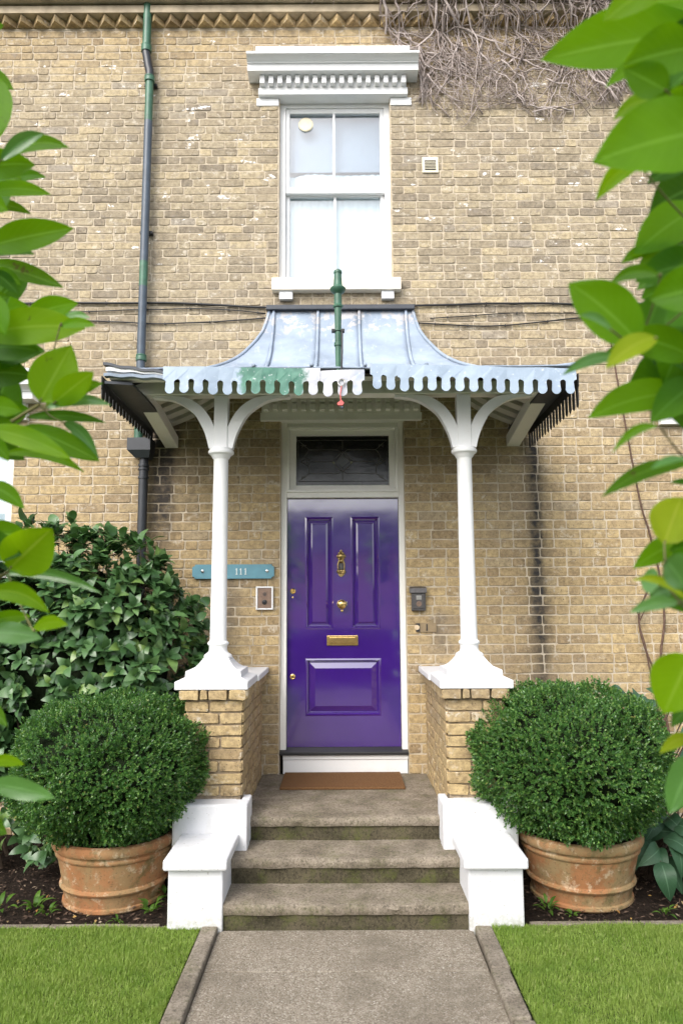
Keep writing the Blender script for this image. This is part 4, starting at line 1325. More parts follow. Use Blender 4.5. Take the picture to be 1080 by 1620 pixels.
for i in range(-2, 3):
    L = (.010, .015, .017, .015, .010)[i + 2]
    grl.box(-.620 + i * .0062 - .0018, -.620 + i * .0062 + .0018, -.0262, -.0238, 1.826 - L, 1.826 + L)
grl.build('speaker_slot', GUN, ico)
# entry box on the right with a sloping hood
bx = MB()
x0, x1, z0, z1 = .556, .668, 1.688, 1.876
bx.cbox(x0, x1, -.05, -.006, z0, 1.832, .005)
bo = bx.build('bell_box', GUN, None, (.61, -.03, 1.78))
tag(bo, 'small dark metal box with hinged lid on the brick right of the purple door', 'bell box')
MB().prism([(-.006, 1.880), (-.058, 1.868), (-.068, 1.832), (-.062, 1.828), (-.006, 1.834)], 'x', x0 - .014, x1 + .008).build('lid', GUN, bo)
MB().cbox(x0 + .012, x1 - .012, -.057, -.0505, z0 + .018, 1.822, .004).build('front_plate', GUN, bo)
MB().cbox(.592, .634, -.062, -.0575, 1.775, 1.808, .002).build('label_holder', STEEL, bo)
MB().lathe_y([(.022, -.0575), (.022, -.031), (.018, -.064), (0, -.064)], .613, 1.742, 18).build('button', BRONZE, bo, smooth=True)
# blanked socket plate
sp = MB()
sp.cbox(.590, .755, -.014, -.004, 1.518, 1.592, .003)
so = sp.build('socket_plate', make_simple('aged_bronze', (.27, .20, .115), .6, .3), None, (.67, -.01, 1.55))
tag(so, 'flat weathered brass plate set in the brick below the dark bell box', 'plate')
MB().cbox(.672, .682, -.0175, -.0145, 1.528, 1.582, .001).build('slot_bar', RUBBER, so)
MB().cbox(.590, .622, -.0172, -.0145, 1.522, 1.588, .001).build('dark_end', RUBBER, so)
MB().lathe_y([(.020, -.0147), (.020, -.0185), (0, -.0185)], .598, 1.556, 18).build('round_plug', make_simple('cream_plug', (.60, .47, .31)), so)
# air vent
av = MB()
x0, x1, z0, z1 = .716, .856, 5.455, 5.600
av.cbox(x0, x1, -.012, -.004, z0, z1, .003)
avo = av.build('air_vent', VENTM, None, (.786, -.01, 5.53))
tag(avo, 'square ivory louvred air vent in the brick right of the sash window', 'vent')
MB().box(x0 + .022, x1 - .022, -.0135, -.0125, z0 + .022, z1 - .03).build('backing', GUN, avo)
for i in range(7):
    zz = z0 + .028 + i * .0135
    hwid = .046 if i < 5 else (.040 if i == 5 else .028)
    MB().prism([(-.0138, zz + .009), (-.021, zz + .002), (-.021, zz), (-.0138, zz + .005)], 'x', .786 - hwid, .786 + hwid).build('louvre', VENTM, avo)

# ================================================================== POTS AND CLIPPED BOX
def make_pot(cx, cy, label):
    prof = [(.262, 0), (.292, .002), (.302, .012), (.301, .028), (.290, .034), (.294, .06), (.302, .092), (.305, .100), (.318, .108), (.322, .118), (.318, .130), (.307, .136), (.312, .16), (.336, .268), (.339, .280), (.350, .288), (.353, .298), (.352, .306), (.346, .312), (.350, .322), (.368, .330), (.374, .342), (.375, .362), (.368, .378), (.352, .386), (.335, .384), (.325, .34)]
    m = MB(); n = 64; vs = []; fs = []
    for j, (r, z) in enumerate(prof):
        for i in range(n):
            a = 2 * PI * i / n
            wob = 1 + .006 * mnoise.noise(Vector((math.cos(a) * 2, math.sin(a) * 2, z * 4)))
            vs.append((cx + r * wob * math.cos(a), cy + r * wob * math.sin(a), z - .012))
    for j in range(len(prof) - 1):
        for i in range(n):
            q = (i + 1) % n
            fs.append((j * n + i, j * n + q, (j + 1) * n + q, (j + 1) * n + i))
    fs.append(tuple(range(n - 1, -1, -1)))
    m.add(vs, fs)
    e = empty('terracotta_pot', (cx, cy, -.012), label, 'plant pot', 'terracotta pots beside the steps')
    m.build('pot_body', TERRA, e, smooth=True)
    MB().lathe([(.0, .330), (.322, .330), (.322, .333), (.0, .335)], cx, cy, 32, False).build('pot_soil', SOIL, e)
    return e
pot1 = make_pot(-1.392, -1.215, 'weathered tan terracotta pot with mossy bands, left of the steps')
pot2 = copy_tree(pot1)
pot2.location = (1.445, -1.215, -.012); pot2.rotation_euler = (0, 0, 2.2)
pot2['label'] = 'orange terracotta pot with lichen stains, right of the steps'

def leaf_quads(P, Dv, N, L, W, fold=.25):
    """arrays of small folded leaves -> verts (n*4) and quad pairs; P base, Dv direction, N normal"""
    S_ = np.cross(Dv, N); S_ /= np.linalg.norm(S_, axis=1, keepdims=True) + 1e-9
    N2 = np.cross(S_, Dv)
    L = L[:, None]; W = W[:, None]
    a = P; t = P + Dv * L
    mid = P + Dv * L * .5
    l = mid + S_ * W * .5 + N2 * W * fold; r = mid - S_ * W * .5 + N2 * W * fold
    V_ = np.stack([a, r, t, l], 1).reshape(-1, 3)
    n = len(P); b = np.arange(n) * 4
    T_ = np.stack([np.stack([b, b + 1, b + 2], 1), np.stack([b, b + 2, b + 3], 1)], 1).reshape(-1, 3)
    return V_, T_
def np_mesh(name, V_, T_, mat):
    me = bpy.data.meshes.new(name)
    me.vertices.add(len(V_)); me.vertices.foreach_set('co', V_.astype(np.float32).ravel())
    k = T_.shape[1]
    me.loops.add(T_.size); me.loops.foreach_set('vertex_index', T_.astype(np.int32).ravel())
    me.polygons.add(len(T_)); me.polygons.foreach_set('loop_start', np.arange(0, T_.size, k, dtype=np.int32)); me.polygons.foreach_set('loop_total', np.full(len(T_), k, dtype=np.int32))
    me.update(calc_edges=True); me.validate()
    me.materials.append(mat)
    return me
def unit(a): return a / (np.linalg.norm(a, axis=-1, keepdims=True) + 1e-9)

def box_ball_mesh(rx, rz, zc, zcut, n_spr, seed):
    """sprigs with opposite leaf pairs over a slightly lumpy clipped ball; local origin at the ball's foot"""
    g = np.random.default_rng(seed)
    d = unit(g.normal(size=(n_spr * 2, 3)))
    rad = np.ones(len(d))
    for q in range(9):
        k = unit(g.normal(size=3)) * g.uniform(2.5, 9); ph = g.uniform(0, 6.3)
        rad += .021 * np.sin(d @ k * 1.6 + ph)
    ex = 2.5
    nrm = (np.abs(d[:, 0]) ** ex + np.abs(d[:, 1]) ** ex + np.abs(d[:, 2]) ** ex) ** (-1 / ex)
    P = d * (nrm * rad)[:, None] * np.array([rx, rx, rz])
    out = unit(P / np.array([rx, rx, rz]) ** 2)
    depth = g.beta(1.0, 3.2, len(P)) * .10 - (g.random(len(P)) < .04) * g.uniform(.01, .035, len(P))
    P = P - out * depth[:, None]
    P[:, 2] += zc
    keep = P[:, 2] > zcut + g.uniform(-.015, .03, len(P))
    P, out = P[keep][:n_spr], out[keep][:n_spr]
    tw = unit(out + g.normal(size=P.shape) * .38 + np.array([0, 0, .30]))
    Vs, Ts = [], []; base = 0
    NL = 12
    side0 = unit(np.cross(tw, g.normal(size=P.shape)))
    slen = g.uniform(.034, .058, len(P))
    for i in range(NL):
        t = (i // 2 + .5) / (NL / 2)
        ang = (i % 2) * PI + (i // 2) * PI / 2 + g.normal(size=len(P)) * .3
        s2 = np.cross(tw, side0)
        sd_ = side0 * np.cos(ang)[:, None] + s2 * np.sin(ang)[:, None]
        base_p = P + tw * (slen * (t - .55))[:, None]
        open_ = 1.0 - .55 * t
        Dv = unit(tw * (.55 + .5 * t) + sd_ * open_ + g.normal(size=P.shape) * .18)
        N = unit(tw - Dv * (tw * Dv).sum(1, keepdims=True) + g.normal(size=P.shape) * .15)
        L = g.uniform(.014, .022, len(P)) * (1 - .1 * t); W = L * g.uniform(.54, .70, len(P))
        v, t_ = leaf_quads(base_p, Dv, N, L, W, .18)
        Vs.append(v); Ts.append(t_ + base); base += len(v)
    return np.concatenate(Vs), np.concatenate(Ts)
def make_ball(cx, cy, label):
    V_, T_ = box_ball_mesh(.560, .412, .765, .352, 9300, 4)
    e = empty('clipped_box_bush', (cx, cy, .335), label, 'bush', 'clipped box bushes in the terracotta pots')
    V_ = V_ - np.array([0, 0, .335])
    o = put('crown', np_mesh('crown', V_, T_, BOXLEAF), e, (cx, cy, .335))
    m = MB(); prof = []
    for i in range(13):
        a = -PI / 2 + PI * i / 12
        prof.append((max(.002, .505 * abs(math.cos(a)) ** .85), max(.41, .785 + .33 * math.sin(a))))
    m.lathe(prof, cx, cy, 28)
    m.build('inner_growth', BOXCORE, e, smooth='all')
    MB().tube([(cx, cy, .32), (cx + .01, cy, .42)], .03, 8).build('stem', TWIG, e)
    return e
ball1 = make_ball(-1.432, -1.215, 'dense green clipped box ball in the left pot by the laurel')
ball2 = copy_tree(ball1)
ball2.location = (1.412, -1.215, .333); ball2.rotation_euler = (0, 0, 2.5); ball2.scale = (1.02, 1.02, 1.06)
ball2['label'] = 'dense green clipped box ball in the right pot by the orange brick wall'
ball2['label'] = 'dense green clipped box ball in the right pot, before bare brickwork'

# ================================================================== SHRUBS
def blade(L, W, mat, name, droop=.1, fold=.18, nseg=6, ncol=1, shape=.8, tip=1.0, seed=0, wave=0.0):
    """leaf along +Y from the origin, normal +Z; ncol columns each side of the midrib"""
    r = random.Random(seed)
    vs, fs = [], []
    for i in range(nseg + 1):
        t = i / nseg
        wv = max(0.0, math.sin(PI * min(1, t ** shape))) ** .72 * W * (1 if t < .999 else 0) if 0 < t < 1 else 0.0004
        if t > .8: wv *= 1 - (t - .8) * tip
        zc = droop * L * (4 * t * (1 - t) * .45 - t * t * .55)
        for c in range(-ncol, ncol + 1):
            u = c / ncol
            vs.append((u * wv, t * L - abs(u) * wv * .12, zc + fold * abs(u) ** 1.4 * wv + wave * W * math.sin(t * 11 + c * 2 + seed) * abs(u)))
    w_ = 2 * ncol + 1
    for i in range(nseg):
        for c in range(w_ - 1):
            fs.append((i * w_ + c, i * w_ + c + 1, (i + 1) * w_ + c + 1, (i + 1) * w_ + c))
    m = MB(); m.add(vs, fs)
    m.uv = [(c / ncol, i / nseg, 0.0) for i in range(nseg + 1) for c in range(-ncol, ncol + 1)]
    return m
def leaf_attr(me, uv):
    at = me.attributes.new('leaf_uv', 'FLOAT_VECTOR', 'POINT')
    at.data.foreach_set('vector', [f for q in uv for f in q])
def leaf_matrix(base, direction, normal):
    y = Vector(direction).normalized(); z = Vector(normal)
    z = (z - y * z.dot(y))
    z = z.normalized() if z.length > 1e-5 else y.orthogonal().normalized()
    x = y.cross(z)
    return Matrix(((x.x, y.x, z.x, base[0]), (x.y, y.y, z.y, base[1]), (x.z, y.z, z.z, base[2]), (0, 0, 0, 1)))

# ---- laurel behind the left pot
def laurel():
    r = random.Random(77)
    e = empty('laurel_shrub', (-1.95, -.5, 0), 'large dark green laurel shrub against the wall behind the left pot', 'shrub')
    protos = [blade(.094 * s, .026 * s * q, LAUREL, 'leaf', dr, .16, 8, 1, .80, .35, i, .05) for i, (s, q, dr) in enumerate(((1, 1, .2), (1.1, .9, .35), (.85, 1.1, .1), (1.2, 1, .3), (.7, 1.1, .15), (1.0, 1.2, .45)))]
    pm = [p.mesh('leaf', LAUREL, (0, 0, 0), 'all') for p in protos]
    C0 = Vector((-2.02, -.52, 1.33))
    tips = []
    tries = 0
    while len(tips) < 820 and tries < 20000:
        tries += 1
        d = Vector((r.gauss(0, 1), r.gauss(0, 1), r.gauss(0, 1))).normalized()
        if d.y > .35: continue
        lump = 1 + .10 * mnoise.noise(d * 2.3) + .05 * mnoise.noise(d * 6)
        depth = 1 - .34 * r.random() ** 2.2
        p = C0 + Vector((d.x * 1.02, d.y * .44, d.z * .93)) * lump * depth
        if p.x > -1.02 and p.z < 2.0 and p.y > -.9: p.x = -1.02 - r.random() * .1
        if p.y > -.05 or p.z < .12: continue
        tips.append((p, d, depth))
    for q in range(26):      # shoots standing out of the top
        x = r.uniform(-2.7, -1.25)
        zt = 1.33 + .93 * math.sqrt(max(0.02, 1 - ((x + 2.02) / 1.02) ** 2))
        tips.append((Vector((x, r.uniform(-.75, -.35), zt + r.uniform(-.02, .10))), Vector((r.gauss(0, .3), -.2, 1)).normalized(), 1.05))
    for q in range(60):      # low growth behind the pot
        tips.append((Vector((r.uniform(-2.75, -1.75), r.uniform(-1.05, -.5), r.uniform(.10, .75))), Vector((r.gauss(0, .5), -.8, r.gauss(.2, .3))).normalized(), 1.0))
    L = []
    for p, d, dep in tips:
        axis = (d + Vector((r.gauss(0, .35), r.gauss(0, .3), r.gauss(.35, .3)))).normalized()
        u = axis.orthogonal().normalized(); v = axis.cross(u)
        n = r.randint(6, 9)
        for i in range(n):
            a = i * 2.4 + r.uniform(-.3, .3); k = i / n
            rad = u * math.cos(a) + v * math.sin(a)
            sprd = .95 - .55 * k
            dr = (axis * (.35 + .5 * k) + rad * sprd + Vector((0, 0, -.10))).normalized()
            base = p + axis * (.06 * (k - .5)) + rad * .004
            L.append((base, dr, (axis - dr * axis.dot(dr)).normalized() + Vector((0, -.15, .25)), r.randrange(6), r.uniform(.75, 1.25)))
    # 300 of the leaves that show largest become objects of their own
    sc = []
    for i, (b, dr, nn, k, s) in enumerate(L):
        px, py, z = project(b + dr * .04)
        ok = 5 < px < 330 and 830 < py < 1110
        facing = abs((CAM - b).normalized().dot(nn.normalized()))
        sc.append(((s * (.4 + facing) - (b.y + .95) * 1.6) if ok else -99, i))
    sc.sort(reverse=True)
    pick = {i for s, i in sc[:295]}
    bulk = MB()
    for i, (b, dr, nn, k, s) in enumerate(L):
        M_ = leaf_matrix(b, dr, nn) @ Matrix.Scale(s, 4)
        if i in pick:
            o = bpy.data.objects.new('leaf', pm[k]); COL.objects.link(o)
            o.parent = e
            M2 = M_.copy(); M2.translation = Vector(b) - wloc(e)
            o.matrix_local = M2
        else:
            bulk.add([M_ @ Vector(q) for q in protos[k].v], protos[k].f)
    tag(bulk.build('foliage', LAUREL, e, smooth='all'), kind='stuff')
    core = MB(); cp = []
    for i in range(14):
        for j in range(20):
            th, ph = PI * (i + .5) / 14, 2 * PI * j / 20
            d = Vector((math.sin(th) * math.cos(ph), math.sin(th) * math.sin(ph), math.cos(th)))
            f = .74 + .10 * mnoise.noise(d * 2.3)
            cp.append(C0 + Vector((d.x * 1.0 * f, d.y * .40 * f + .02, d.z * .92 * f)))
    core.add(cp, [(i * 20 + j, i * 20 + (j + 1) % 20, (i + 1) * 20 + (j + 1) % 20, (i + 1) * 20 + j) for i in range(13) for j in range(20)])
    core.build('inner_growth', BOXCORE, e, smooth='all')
    st = MB()
    for q in range(11):
        b0 = Vector((r.uniform(-2.5, -1.6), r.uniform(-.75, -.4), -.02))
        t0 = r.choice(tips[:300])[0]
        mid = (b0 + t0) / 2 + Vector((r.gauss(0, .1), r.gauss(0, .05), -.05))
        p = spline([b0, mid, t0], 6)
        st.tube(p, [.016 - .012 * i / (len(p) - 1) for i in range(len(p))], 6)
    for p, d, dep in tips[::2]:
        q0 = p - d * .18 + Vector((0, .05, -.12))
        st.tube([q0, (p + q0) / 2 + Vector((0, 0, -.01)), p], [.004, .003, .002], 4)
    st.build('stems', TWIG, e)
laurel()

# ---- broad-leaved plant at the right behind the right pot
def broad_plant():
    r = random.Random(12)
    e = empty('broad_leaved_plant', (2.02, -1.08, 0), 'broad dark green leaves beside the right pot at the edge of the soil', 'plant')
    pb = [blade(.21, .062, BIGLEAF, 'leaf', .5, .15, 8, 2, .7, .6, i, .06) for i in range(4)]
    pr = [q.mesh('leaf', BIGLEAF, (0, 0, 0), 'all') for q in pb]
    for a_, b_ in zip(pr, pb): leaf_attr(a_, b_.uv)
    st = MB()
    spec = [((1.88, -1.36, .22), (.05, -.35, -.75), 1.0), ((2.03, -1.40, .22), (.55, -.5, -.62), 1.25), ((1.80, -1.2, .30), (-.2, -.5, -.5), .9), ((2.05, -1.2, .38), (.4, -.5, -.2), 1.1), ((1.9, -1.15, .42), (-.3, -.4, .1), 1.0),
            ((2.1, -1.3, .30), (.7, -.5, -.1), 1.2), ((1.85, -1.0, .5), (.1, -.3, .5), 1.1), ((2.15, -1.15, .5), (.4, -.4, .1), 1.2), ((1.98, -1.25, .30), (.1, -.7, -.6), 1.0), ((2.2, -1.0, .62), (.2, -.5, .2), 1.1), ((1.95, -.95, .62), (-.1, -.4, .4), 1.1),
            ((2.3, -1.25, .25), (.3, -.6, -.4), 1.2), ((2.22, -1.1, .75), (-.4, -.5, .1), 1.0), ((2.05, -.8, .8), (.0, -.4, .3), 1.1), ((2.35, -.9, .9), (-.3, -.4, .1), 1.1), ((1.98, -.75, .98), (.2, -.4, .2), .9), ((2.2, -.7, 1.05), (-.2, -.3, .3), .9)]
    for q in range(16):
        spec.append(((r.uniform(1.88, 2.22), r.uniform(-1.34, -1.0), r.uniform(.10, .55)), (r.gauss(.1, .5), -.6, r.gauss(-.25, .35)), r.uniform(.7, 1.1)))
    for q in range(30):
        spec.append(((r.uniform(1.86, 2.5), r.uniform(-.95, -.45), r.uniform(.25, 1.15)), (r.gauss(0, .5), -.55, r.gauss(-.1, .4)), r.uniform(.55, .95)))
    for i, (b, d, s) in enumerate(spec):
        M_ = leaf_matrix(b, d, Vector((r.gauss(0, .25), -.75, .65))) @ Matrix.Scale(s, 4)
        o = bpy.data.objects.new('leaf', pr[i % 4]); COL.objects.link(o); o.parent = e
        M_.translation = Vector(b) - wloc(e); o.matrix_local = M_
        st.tube(spline([(2.0 + r.gauss(0, .05), -1.0, -.02), ((b[0] + 2.0) / 2, (b[1] - 1.0) / 2 + .03, b[2] * .7), b], 5), .005, 5)
    st.build('stems', TWIG, e)
broad_plant()

# ---- the two foreground shrubs that frame the view
LEAVES_A = [(-0.852,-4.315,3.011,-0.782,-4.293,2.977,0.0197,'n'),
 (-0.783,-4.396,2.936,-0.755,-4.411,2.766,0.0347,'n'),
 (-0.689,-4.525,2.642,-0.599,-4.533,2.697,0.0134,'p'),
 (-0.746,-4.426,2.711,-0.576,-4.457,2.716,0.0170,'n'),
 (-0.739,-4.526,2.624,-0.632,-4.491,2.655,0.0268,'n'),
 (-0.823,-4.237,2.768,-0.709,-4.256,2.774,0.0133,'d'),
 (-0.780,-4.418,2.637,-0.641,-4.385,2.653,0.0158,'n'),
 (-0.832,-4.289,2.686,-0.737,-4.265,2.675,0.0114,'n'),
 (-0.787,-4.430,2.624,-0.712,-4.431,2.588,0.0222,'n'),
 (-0.801,-4.351,2.547,-0.589,-4.381,2.575,0.0316,'n'),
 (-0.830,-4.264,2.570,-0.716,-4.280,2.565,0.0116,'d'),
 (-0.821,-4.294,2.539,-0.628,-4.324,2.463,0.0199,'n'),
 (-0.771,-4.350,2.499,-0.725,-4.324,2.469,0.0110,'n'),
 (-0.781,-4.356,2.487,-0.727,-4.329,2.444,0.0151,'d'),
 (-0.819,-4.296,2.390,-0.731,-4.329,2.436,0.0299,'p'),
 (-0.707,-4.342,2.380,-0.573,-4.377,2.403,0.0235,'n'),
 (-0.741,-4.459,2.301,-0.524,-4.463,2.311,0.0345,'l'),
 (-0.569,-4.483,2.309,-0.492,-4.495,2.304,0.0101,'n'),
 (-0.642,-4.314,2.382,-0.564,-4.327,2.390,0.0098,'p'),
 (-0.774,-4.378,2.294,-0.646,-4.364,2.300,0.0283,'d'),
 (-0.607,-4.474,2.154,-0.555,-4.453,2.280,0.0405,'l'),
 (-0.554,-4.534,2.134,-0.474,-4.547,2.192,0.0230,'l'),
 (-0.849,-4.196,2.143,-0.799,-4.196,2.325,0.0499,'d'),
 (-0.629,-4.398,2.161,-0.499,-4.417,2.210,0.0160,'n'),
 (-0.569,-4.536,2.122,-0.452,-4.506,2.137,0.0109,'p'),
 (-0.669,-4.396,2.142,-0.505,-4.372,2.136,0.0107,'d'),
 (-0.653,-4.437,2.113,-0.504,-4.405,2.045,0.0221,'n'),
 (-0.576,-4.428,2.123,-0.509,-4.398,2.052,0.0117,'p'),
 (-0.731,-4.444,2.107,-0.543,-4.462,2.039,0.0194,'l'),
 (-0.830,-4.212,2.130,-0.751,-4.200,2.090,0.0210,'d'),
 (-0.734,-4.348,2.073,-0.555,-4.351,2.032,0.0124,'n'),
 (-0.704,-4.478,1.983,-0.629,-4.468,1.937,0.0164,'n'),
 (-0.690,-4.510,2.063,-0.651,-4.497,2.028,0.0148,'n'),
 (-0.674,-4.422,1.821,-0.586,-4.431,1.902,0.0459,'l'),
 (-0.742,-4.316,1.814,-0.511,-4.338,1.770,0.0112,'p'),
 (-0.685,-4.491,1.769,-0.569,-4.470,1.732,0.0175,'l'),
 (-0.591,-4.493,1.701,-0.529,-4.479,1.709,0.0125,'l'),
 (-0.744,-4.368,1.690,-0.635,-4.338,1.677,0.0204,'p'),
 (-0.790,-4.262,1.709,-0.699,-4.247,1.722,0.0145,'n'),
 (-0.749,-4.314,1.375,-0.592,-4.338,1.351,0.0197,'p'),
 (-0.711,-4.400,1.439,-0.643,-4.376,1.427,0.0106,'l'),
 (-0.810,-4.308,2.196,-0.778,-4.304,2.315,0.0282,'d'),
 (-0.849,-4.286,2.444,-0.794,-4.254,2.520,0.0200,'d'),
 (-0.850,-4.331,2.856,-0.772,-4.338,2.882,0.0195,'d'),
 (-0.750,-4.420,1.886,-0.679,-4.425,1.859,0.0236,'d'),
 (-0.846,-4.363,3.055,-0.795,-4.333,3.114,0.0164,'n'),
 (-0.785,-4.281,1.303,-0.708,-4.293,1.268,0.0201,'n'),
 (-0.793,-4.263,1.524,-0.723,-4.285,1.487,0.0145,'n'),
 (-0.861,-4.309,2.772,-0.725,-4.333,2.707,0.0268,'n'),
 (-0.833,-4.307,2.151,-0.719,-4.336,2.130,0.0254,'d'),
 (-0.874,-4.180,2.466,-0.783,-4.157,2.580,0.0290,'d'),
 (-0.731,-4.501,2.380,-0.671,-4.499,2.285,0.0285,'n'),
 (-0.788,-4.348,2.256,-0.680,-4.348,2.248,0.0303,'d'),
 (-0.833,-4.265,2.162,-0.702,-4.293,2.188,0.0319,'d'),
 (-0.862,-4.178,1.707,-0.763,-4.193,1.696,0.0305,'d'),
 (-0.825,-4.295,2.408,-0.678,-4.326,2.364,0.0271,'d'),
 (-0.750,-4.419,2.285,-0.625,-4.441,2.270,0.0276,'d'),
 (-0.733,-4.444,2.108,-0.673,-4.414,2.108,0.0219,'n'),
 (-0.845,-4.291,2.346,-0.765,-4.292,2.342,0.0257,'n'),
 (-0.815,-4.293,2.208,-0.728,-4.281,2.184,0.0228,'d'),
 (-0.796,-4.300,1.907,-0.678,-4.311,1.891,0.0256,'n'),
 (-0.867,-4.198,2.228,-0.768,-4.205,2.187,0.0272,'d'),
 (-0.797,-4.374,2.374,-0.676,-4.357,2.392,0.0298,'n'),
 (-0.865,-4.280,2.241,-0.792,-4.266,2.171,0.0216,'d'),
 (-0.859,-4.225,1.733,-0.721,-4.259,1.673,0.0253,'d'),
 (-0.768,-4.409,1.868,-0.644,-4.434,1.847,0.0317,'d'),
 (-0.802,-4.360,2.711,-0.742,-4.381,2.624,0.0300,'d'),
 (-0.807,-4.406,2.311,-0.708,-4.426,2.258,0.0225,'d'),
 (-0.808,-4.372,2.293,-0.690,-4.345,2.284,0.0298,'n'),
 (-0.822,-4.322,1.833,-0.732,-4.331,1.783,0.0266,'d'),
 (-0.824,-4.303,2.253,-0.756,-4.291,2.146,0.0283,'d'),
 (-0.858,-4.200,1.915,-0.751,-4.169,1.877,0.0302,'d'),
 (-0.734,-4.435,2.156,-0.666,-4.420,2.150,0.0195,'n'),
 (-0.780,-4.444,2.349,-0.703,-4.422,2.399,0.0310,'n')]
LEAVES_B = [(0.503,-4.935,2.670,0.395,-4.909,2.612,0.0222,'l'),
 (0.614,-4.799,2.753,0.496,-4.783,2.748,0.0352,'n'),
 (0.619,-4.790,2.694,0.332,-4.803,2.635,0.0463,'n'),
 (0.515,-4.802,2.624,0.425,-4.833,2.563,0.0117,'n'),
 (0.476,-4.928,2.483,0.415,-4.926,2.522,0.0216,'n'),
 (0.501,-4.866,2.514,0.429,-4.843,2.499,0.0128,'l'),
 (0.538,-4.934,2.419,0.362,-4.930,2.373,0.0514,'n'),
 (0.457,-4.863,2.410,0.391,-4.856,2.357,0.0129,'l'),
 (0.683,-4.616,2.436,0.637,-4.614,2.537,0.0296,'d'),
 (0.592,-4.782,2.390,0.474,-4.783,2.305,0.0317,'n'),
 (0.522,-4.768,2.330,0.453,-4.785,2.290,0.0100,'n'),
 (0.555,-4.785,2.315,0.478,-4.773,2.269,0.0218,'n'),
 (0.469,-4.886,2.221,0.405,-4.852,2.223,0.0099,'n'),
 (0.665,-4.611,2.397,0.563,-4.579,2.337,0.0229,'d'),
 (0.443,-4.858,2.130,0.341,-4.862,2.222,0.0342,'n'),
 (0.494,-4.747,2.172,0.519,-4.779,2.243,0.0286,'d'),
 (0.375,-4.935,2.119,0.324,-4.953,2.134,0.0051,'p'),
 (0.563,-4.579,2.211,0.490,-4.602,2.206,0.0094,'d'),
 (0.463,-4.747,2.146,0.357,-4.764,2.111,0.0092,'p'),
 (0.441,-4.922,2.114,0.360,-4.943,2.063,0.0156,'y'),
 (0.646,-4.630,2.290,0.565,-4.630,2.172,0.0338,'d'),
 (0.638,-4.666,2.314,0.566,-4.670,2.246,0.0295,'d'),
 (0.577,-4.743,2.196,0.527,-4.744,2.099,0.0308,'d'),
 (0.671,-4.562,2.171,0.529,-4.583,2.134,0.0546,'d'),
 (0.574,-4.735,2.088,0.399,-4.752,2.043,0.0279,'n'),
 (0.575,-4.766,2.096,0.488,-4.778,2.029,0.0262,'d'),
 (0.441,-4.914,1.989,0.385,-4.884,1.958,0.0061,'n'),
 (0.517,-4.838,1.950,0.375,-4.860,1.898,0.0113,'n'),
 (0.471,-4.940,1.936,0.401,-4.971,1.918,0.0068,'p'),
 (0.562,-4.760,1.930,0.518,-4.766,1.933,0.0051,'d'),
 (0.501,-4.772,1.837,0.549,-4.738,1.915,0.0310,'y'),
 (0.585,-4.691,1.854,0.476,-4.709,1.802,0.0182,'n'),
 (0.491,-4.769,1.773,0.474,-4.739,1.782,0.0171,'p'),
 (0.438,-4.912,1.804,0.478,-4.887,1.763,0.0219,'p'),
 (0.507,-4.829,1.747,0.433,-4.809,1.779,0.0057,'y'),
 (0.484,-4.850,1.745,0.414,-4.841,1.732,0.0084,'p'),
 (0.495,-4.798,1.763,0.450,-4.826,1.751,0.0088,'p'),
 (0.524,-4.787,1.668,0.487,-4.765,1.578,0.0365,'l'),
 (0.570,-4.685,1.578,0.529,-4.693,1.547,0.0119,'d'),
 (0.571,-4.675,1.526,0.512,-4.684,1.504,0.0098,'y'),
 (0.564,-4.694,1.502,0.515,-4.699,1.415,0.0246,'p'),
 (0.642,-4.715,2.637,0.548,-4.725,2.643,0.0315,'d'),
 (0.609,-4.803,2.639,0.535,-4.819,2.571,0.0292,'d'),
 (0.589,-4.756,2.148,0.503,-4.786,2.138,0.0304,'d'),
 (0.626,-4.668,2.065,0.560,-4.672,2.087,0.0306,'d'),
 (0.577,-4.813,2.209,0.492,-4.837,2.160,0.0251,'d'),
 (0.703,-4.563,2.379,0.567,-4.588,2.315,0.0380,'d'),
 (0.628,-4.715,2.231,0.556,-4.684,2.195,0.0305,'d'),
 (0.593,-4.788,2.288,0.469,-4.795,2.254,0.0276,'d'),
 (0.679,-4.596,2.177,0.535,-4.629,2.214,0.0370,'d'),
 (0.520,-4.921,2.188,0.448,-4.891,2.182,0.0295,'n'),
 (0.621,-4.628,1.763,0.526,-4.645,1.758,0.0338,'d'),
 (0.644,-4.686,2.373,0.517,-4.703,2.342,0.0377,'d'),
 (0.678,-4.570,2.176,0.563,-4.539,2.144,0.0271,'d'),
 (0.527,-4.920,2.560,0.417,-4.918,2.533,0.0313,'n'),
 (0.565,-4.768,1.799,0.493,-4.775,1.802,0.0251,'d'),
 (0.682,-4.612,2.163,0.658,-4.598,2.086,0.0343,'d'),
 (0.626,-4.767,2.510,0.506,-4.779,2.431,0.0231,'d'),
 (0.640,-4.701,2.475,0.538,-4.709,2.419,0.0362,'d'),
 (0.669,-4.629,2.088,0.596,-4.609,2.084,0.0338,'d'),
 (0.532,-4.846,2.110,0.419,-4.850,2.142,0.0234,'n'),
 (0.621,-4.801,2.672,0.528,-4.810,2.663,0.0263,'d'),
 (0.707,-4.555,2.243,0.571,-4.555,2.172,0.0286,'d'),
 (0.696,-4.664,2.733,0.598,-4.657,2.736,0.0307,'d'),
 (0.689,-4.661,2.774,0.588,-4.640,2.745,0.0352,'d'),
 (0.591,-4.747,1.832,0.514,-4.760,1.828,0.0327,'d'),
 (0.630,-4.692,2.100,0.554,-4.692,2.114,0.0279,'n'),
 (0.698,-4.551,2.343,0.581,-4.577,2.266,0.0395,'d'),
 (0.716,-4.601,2.688,0.610,-4.603,2.667,0.0392,'d'),
 (0.656,-4.687,2.312,0.607,-4.661,2.186,0.0269,'d'),
 (0.539,-4.903,2.474,0.470,-4.902,2.484,0.0203,'n')]
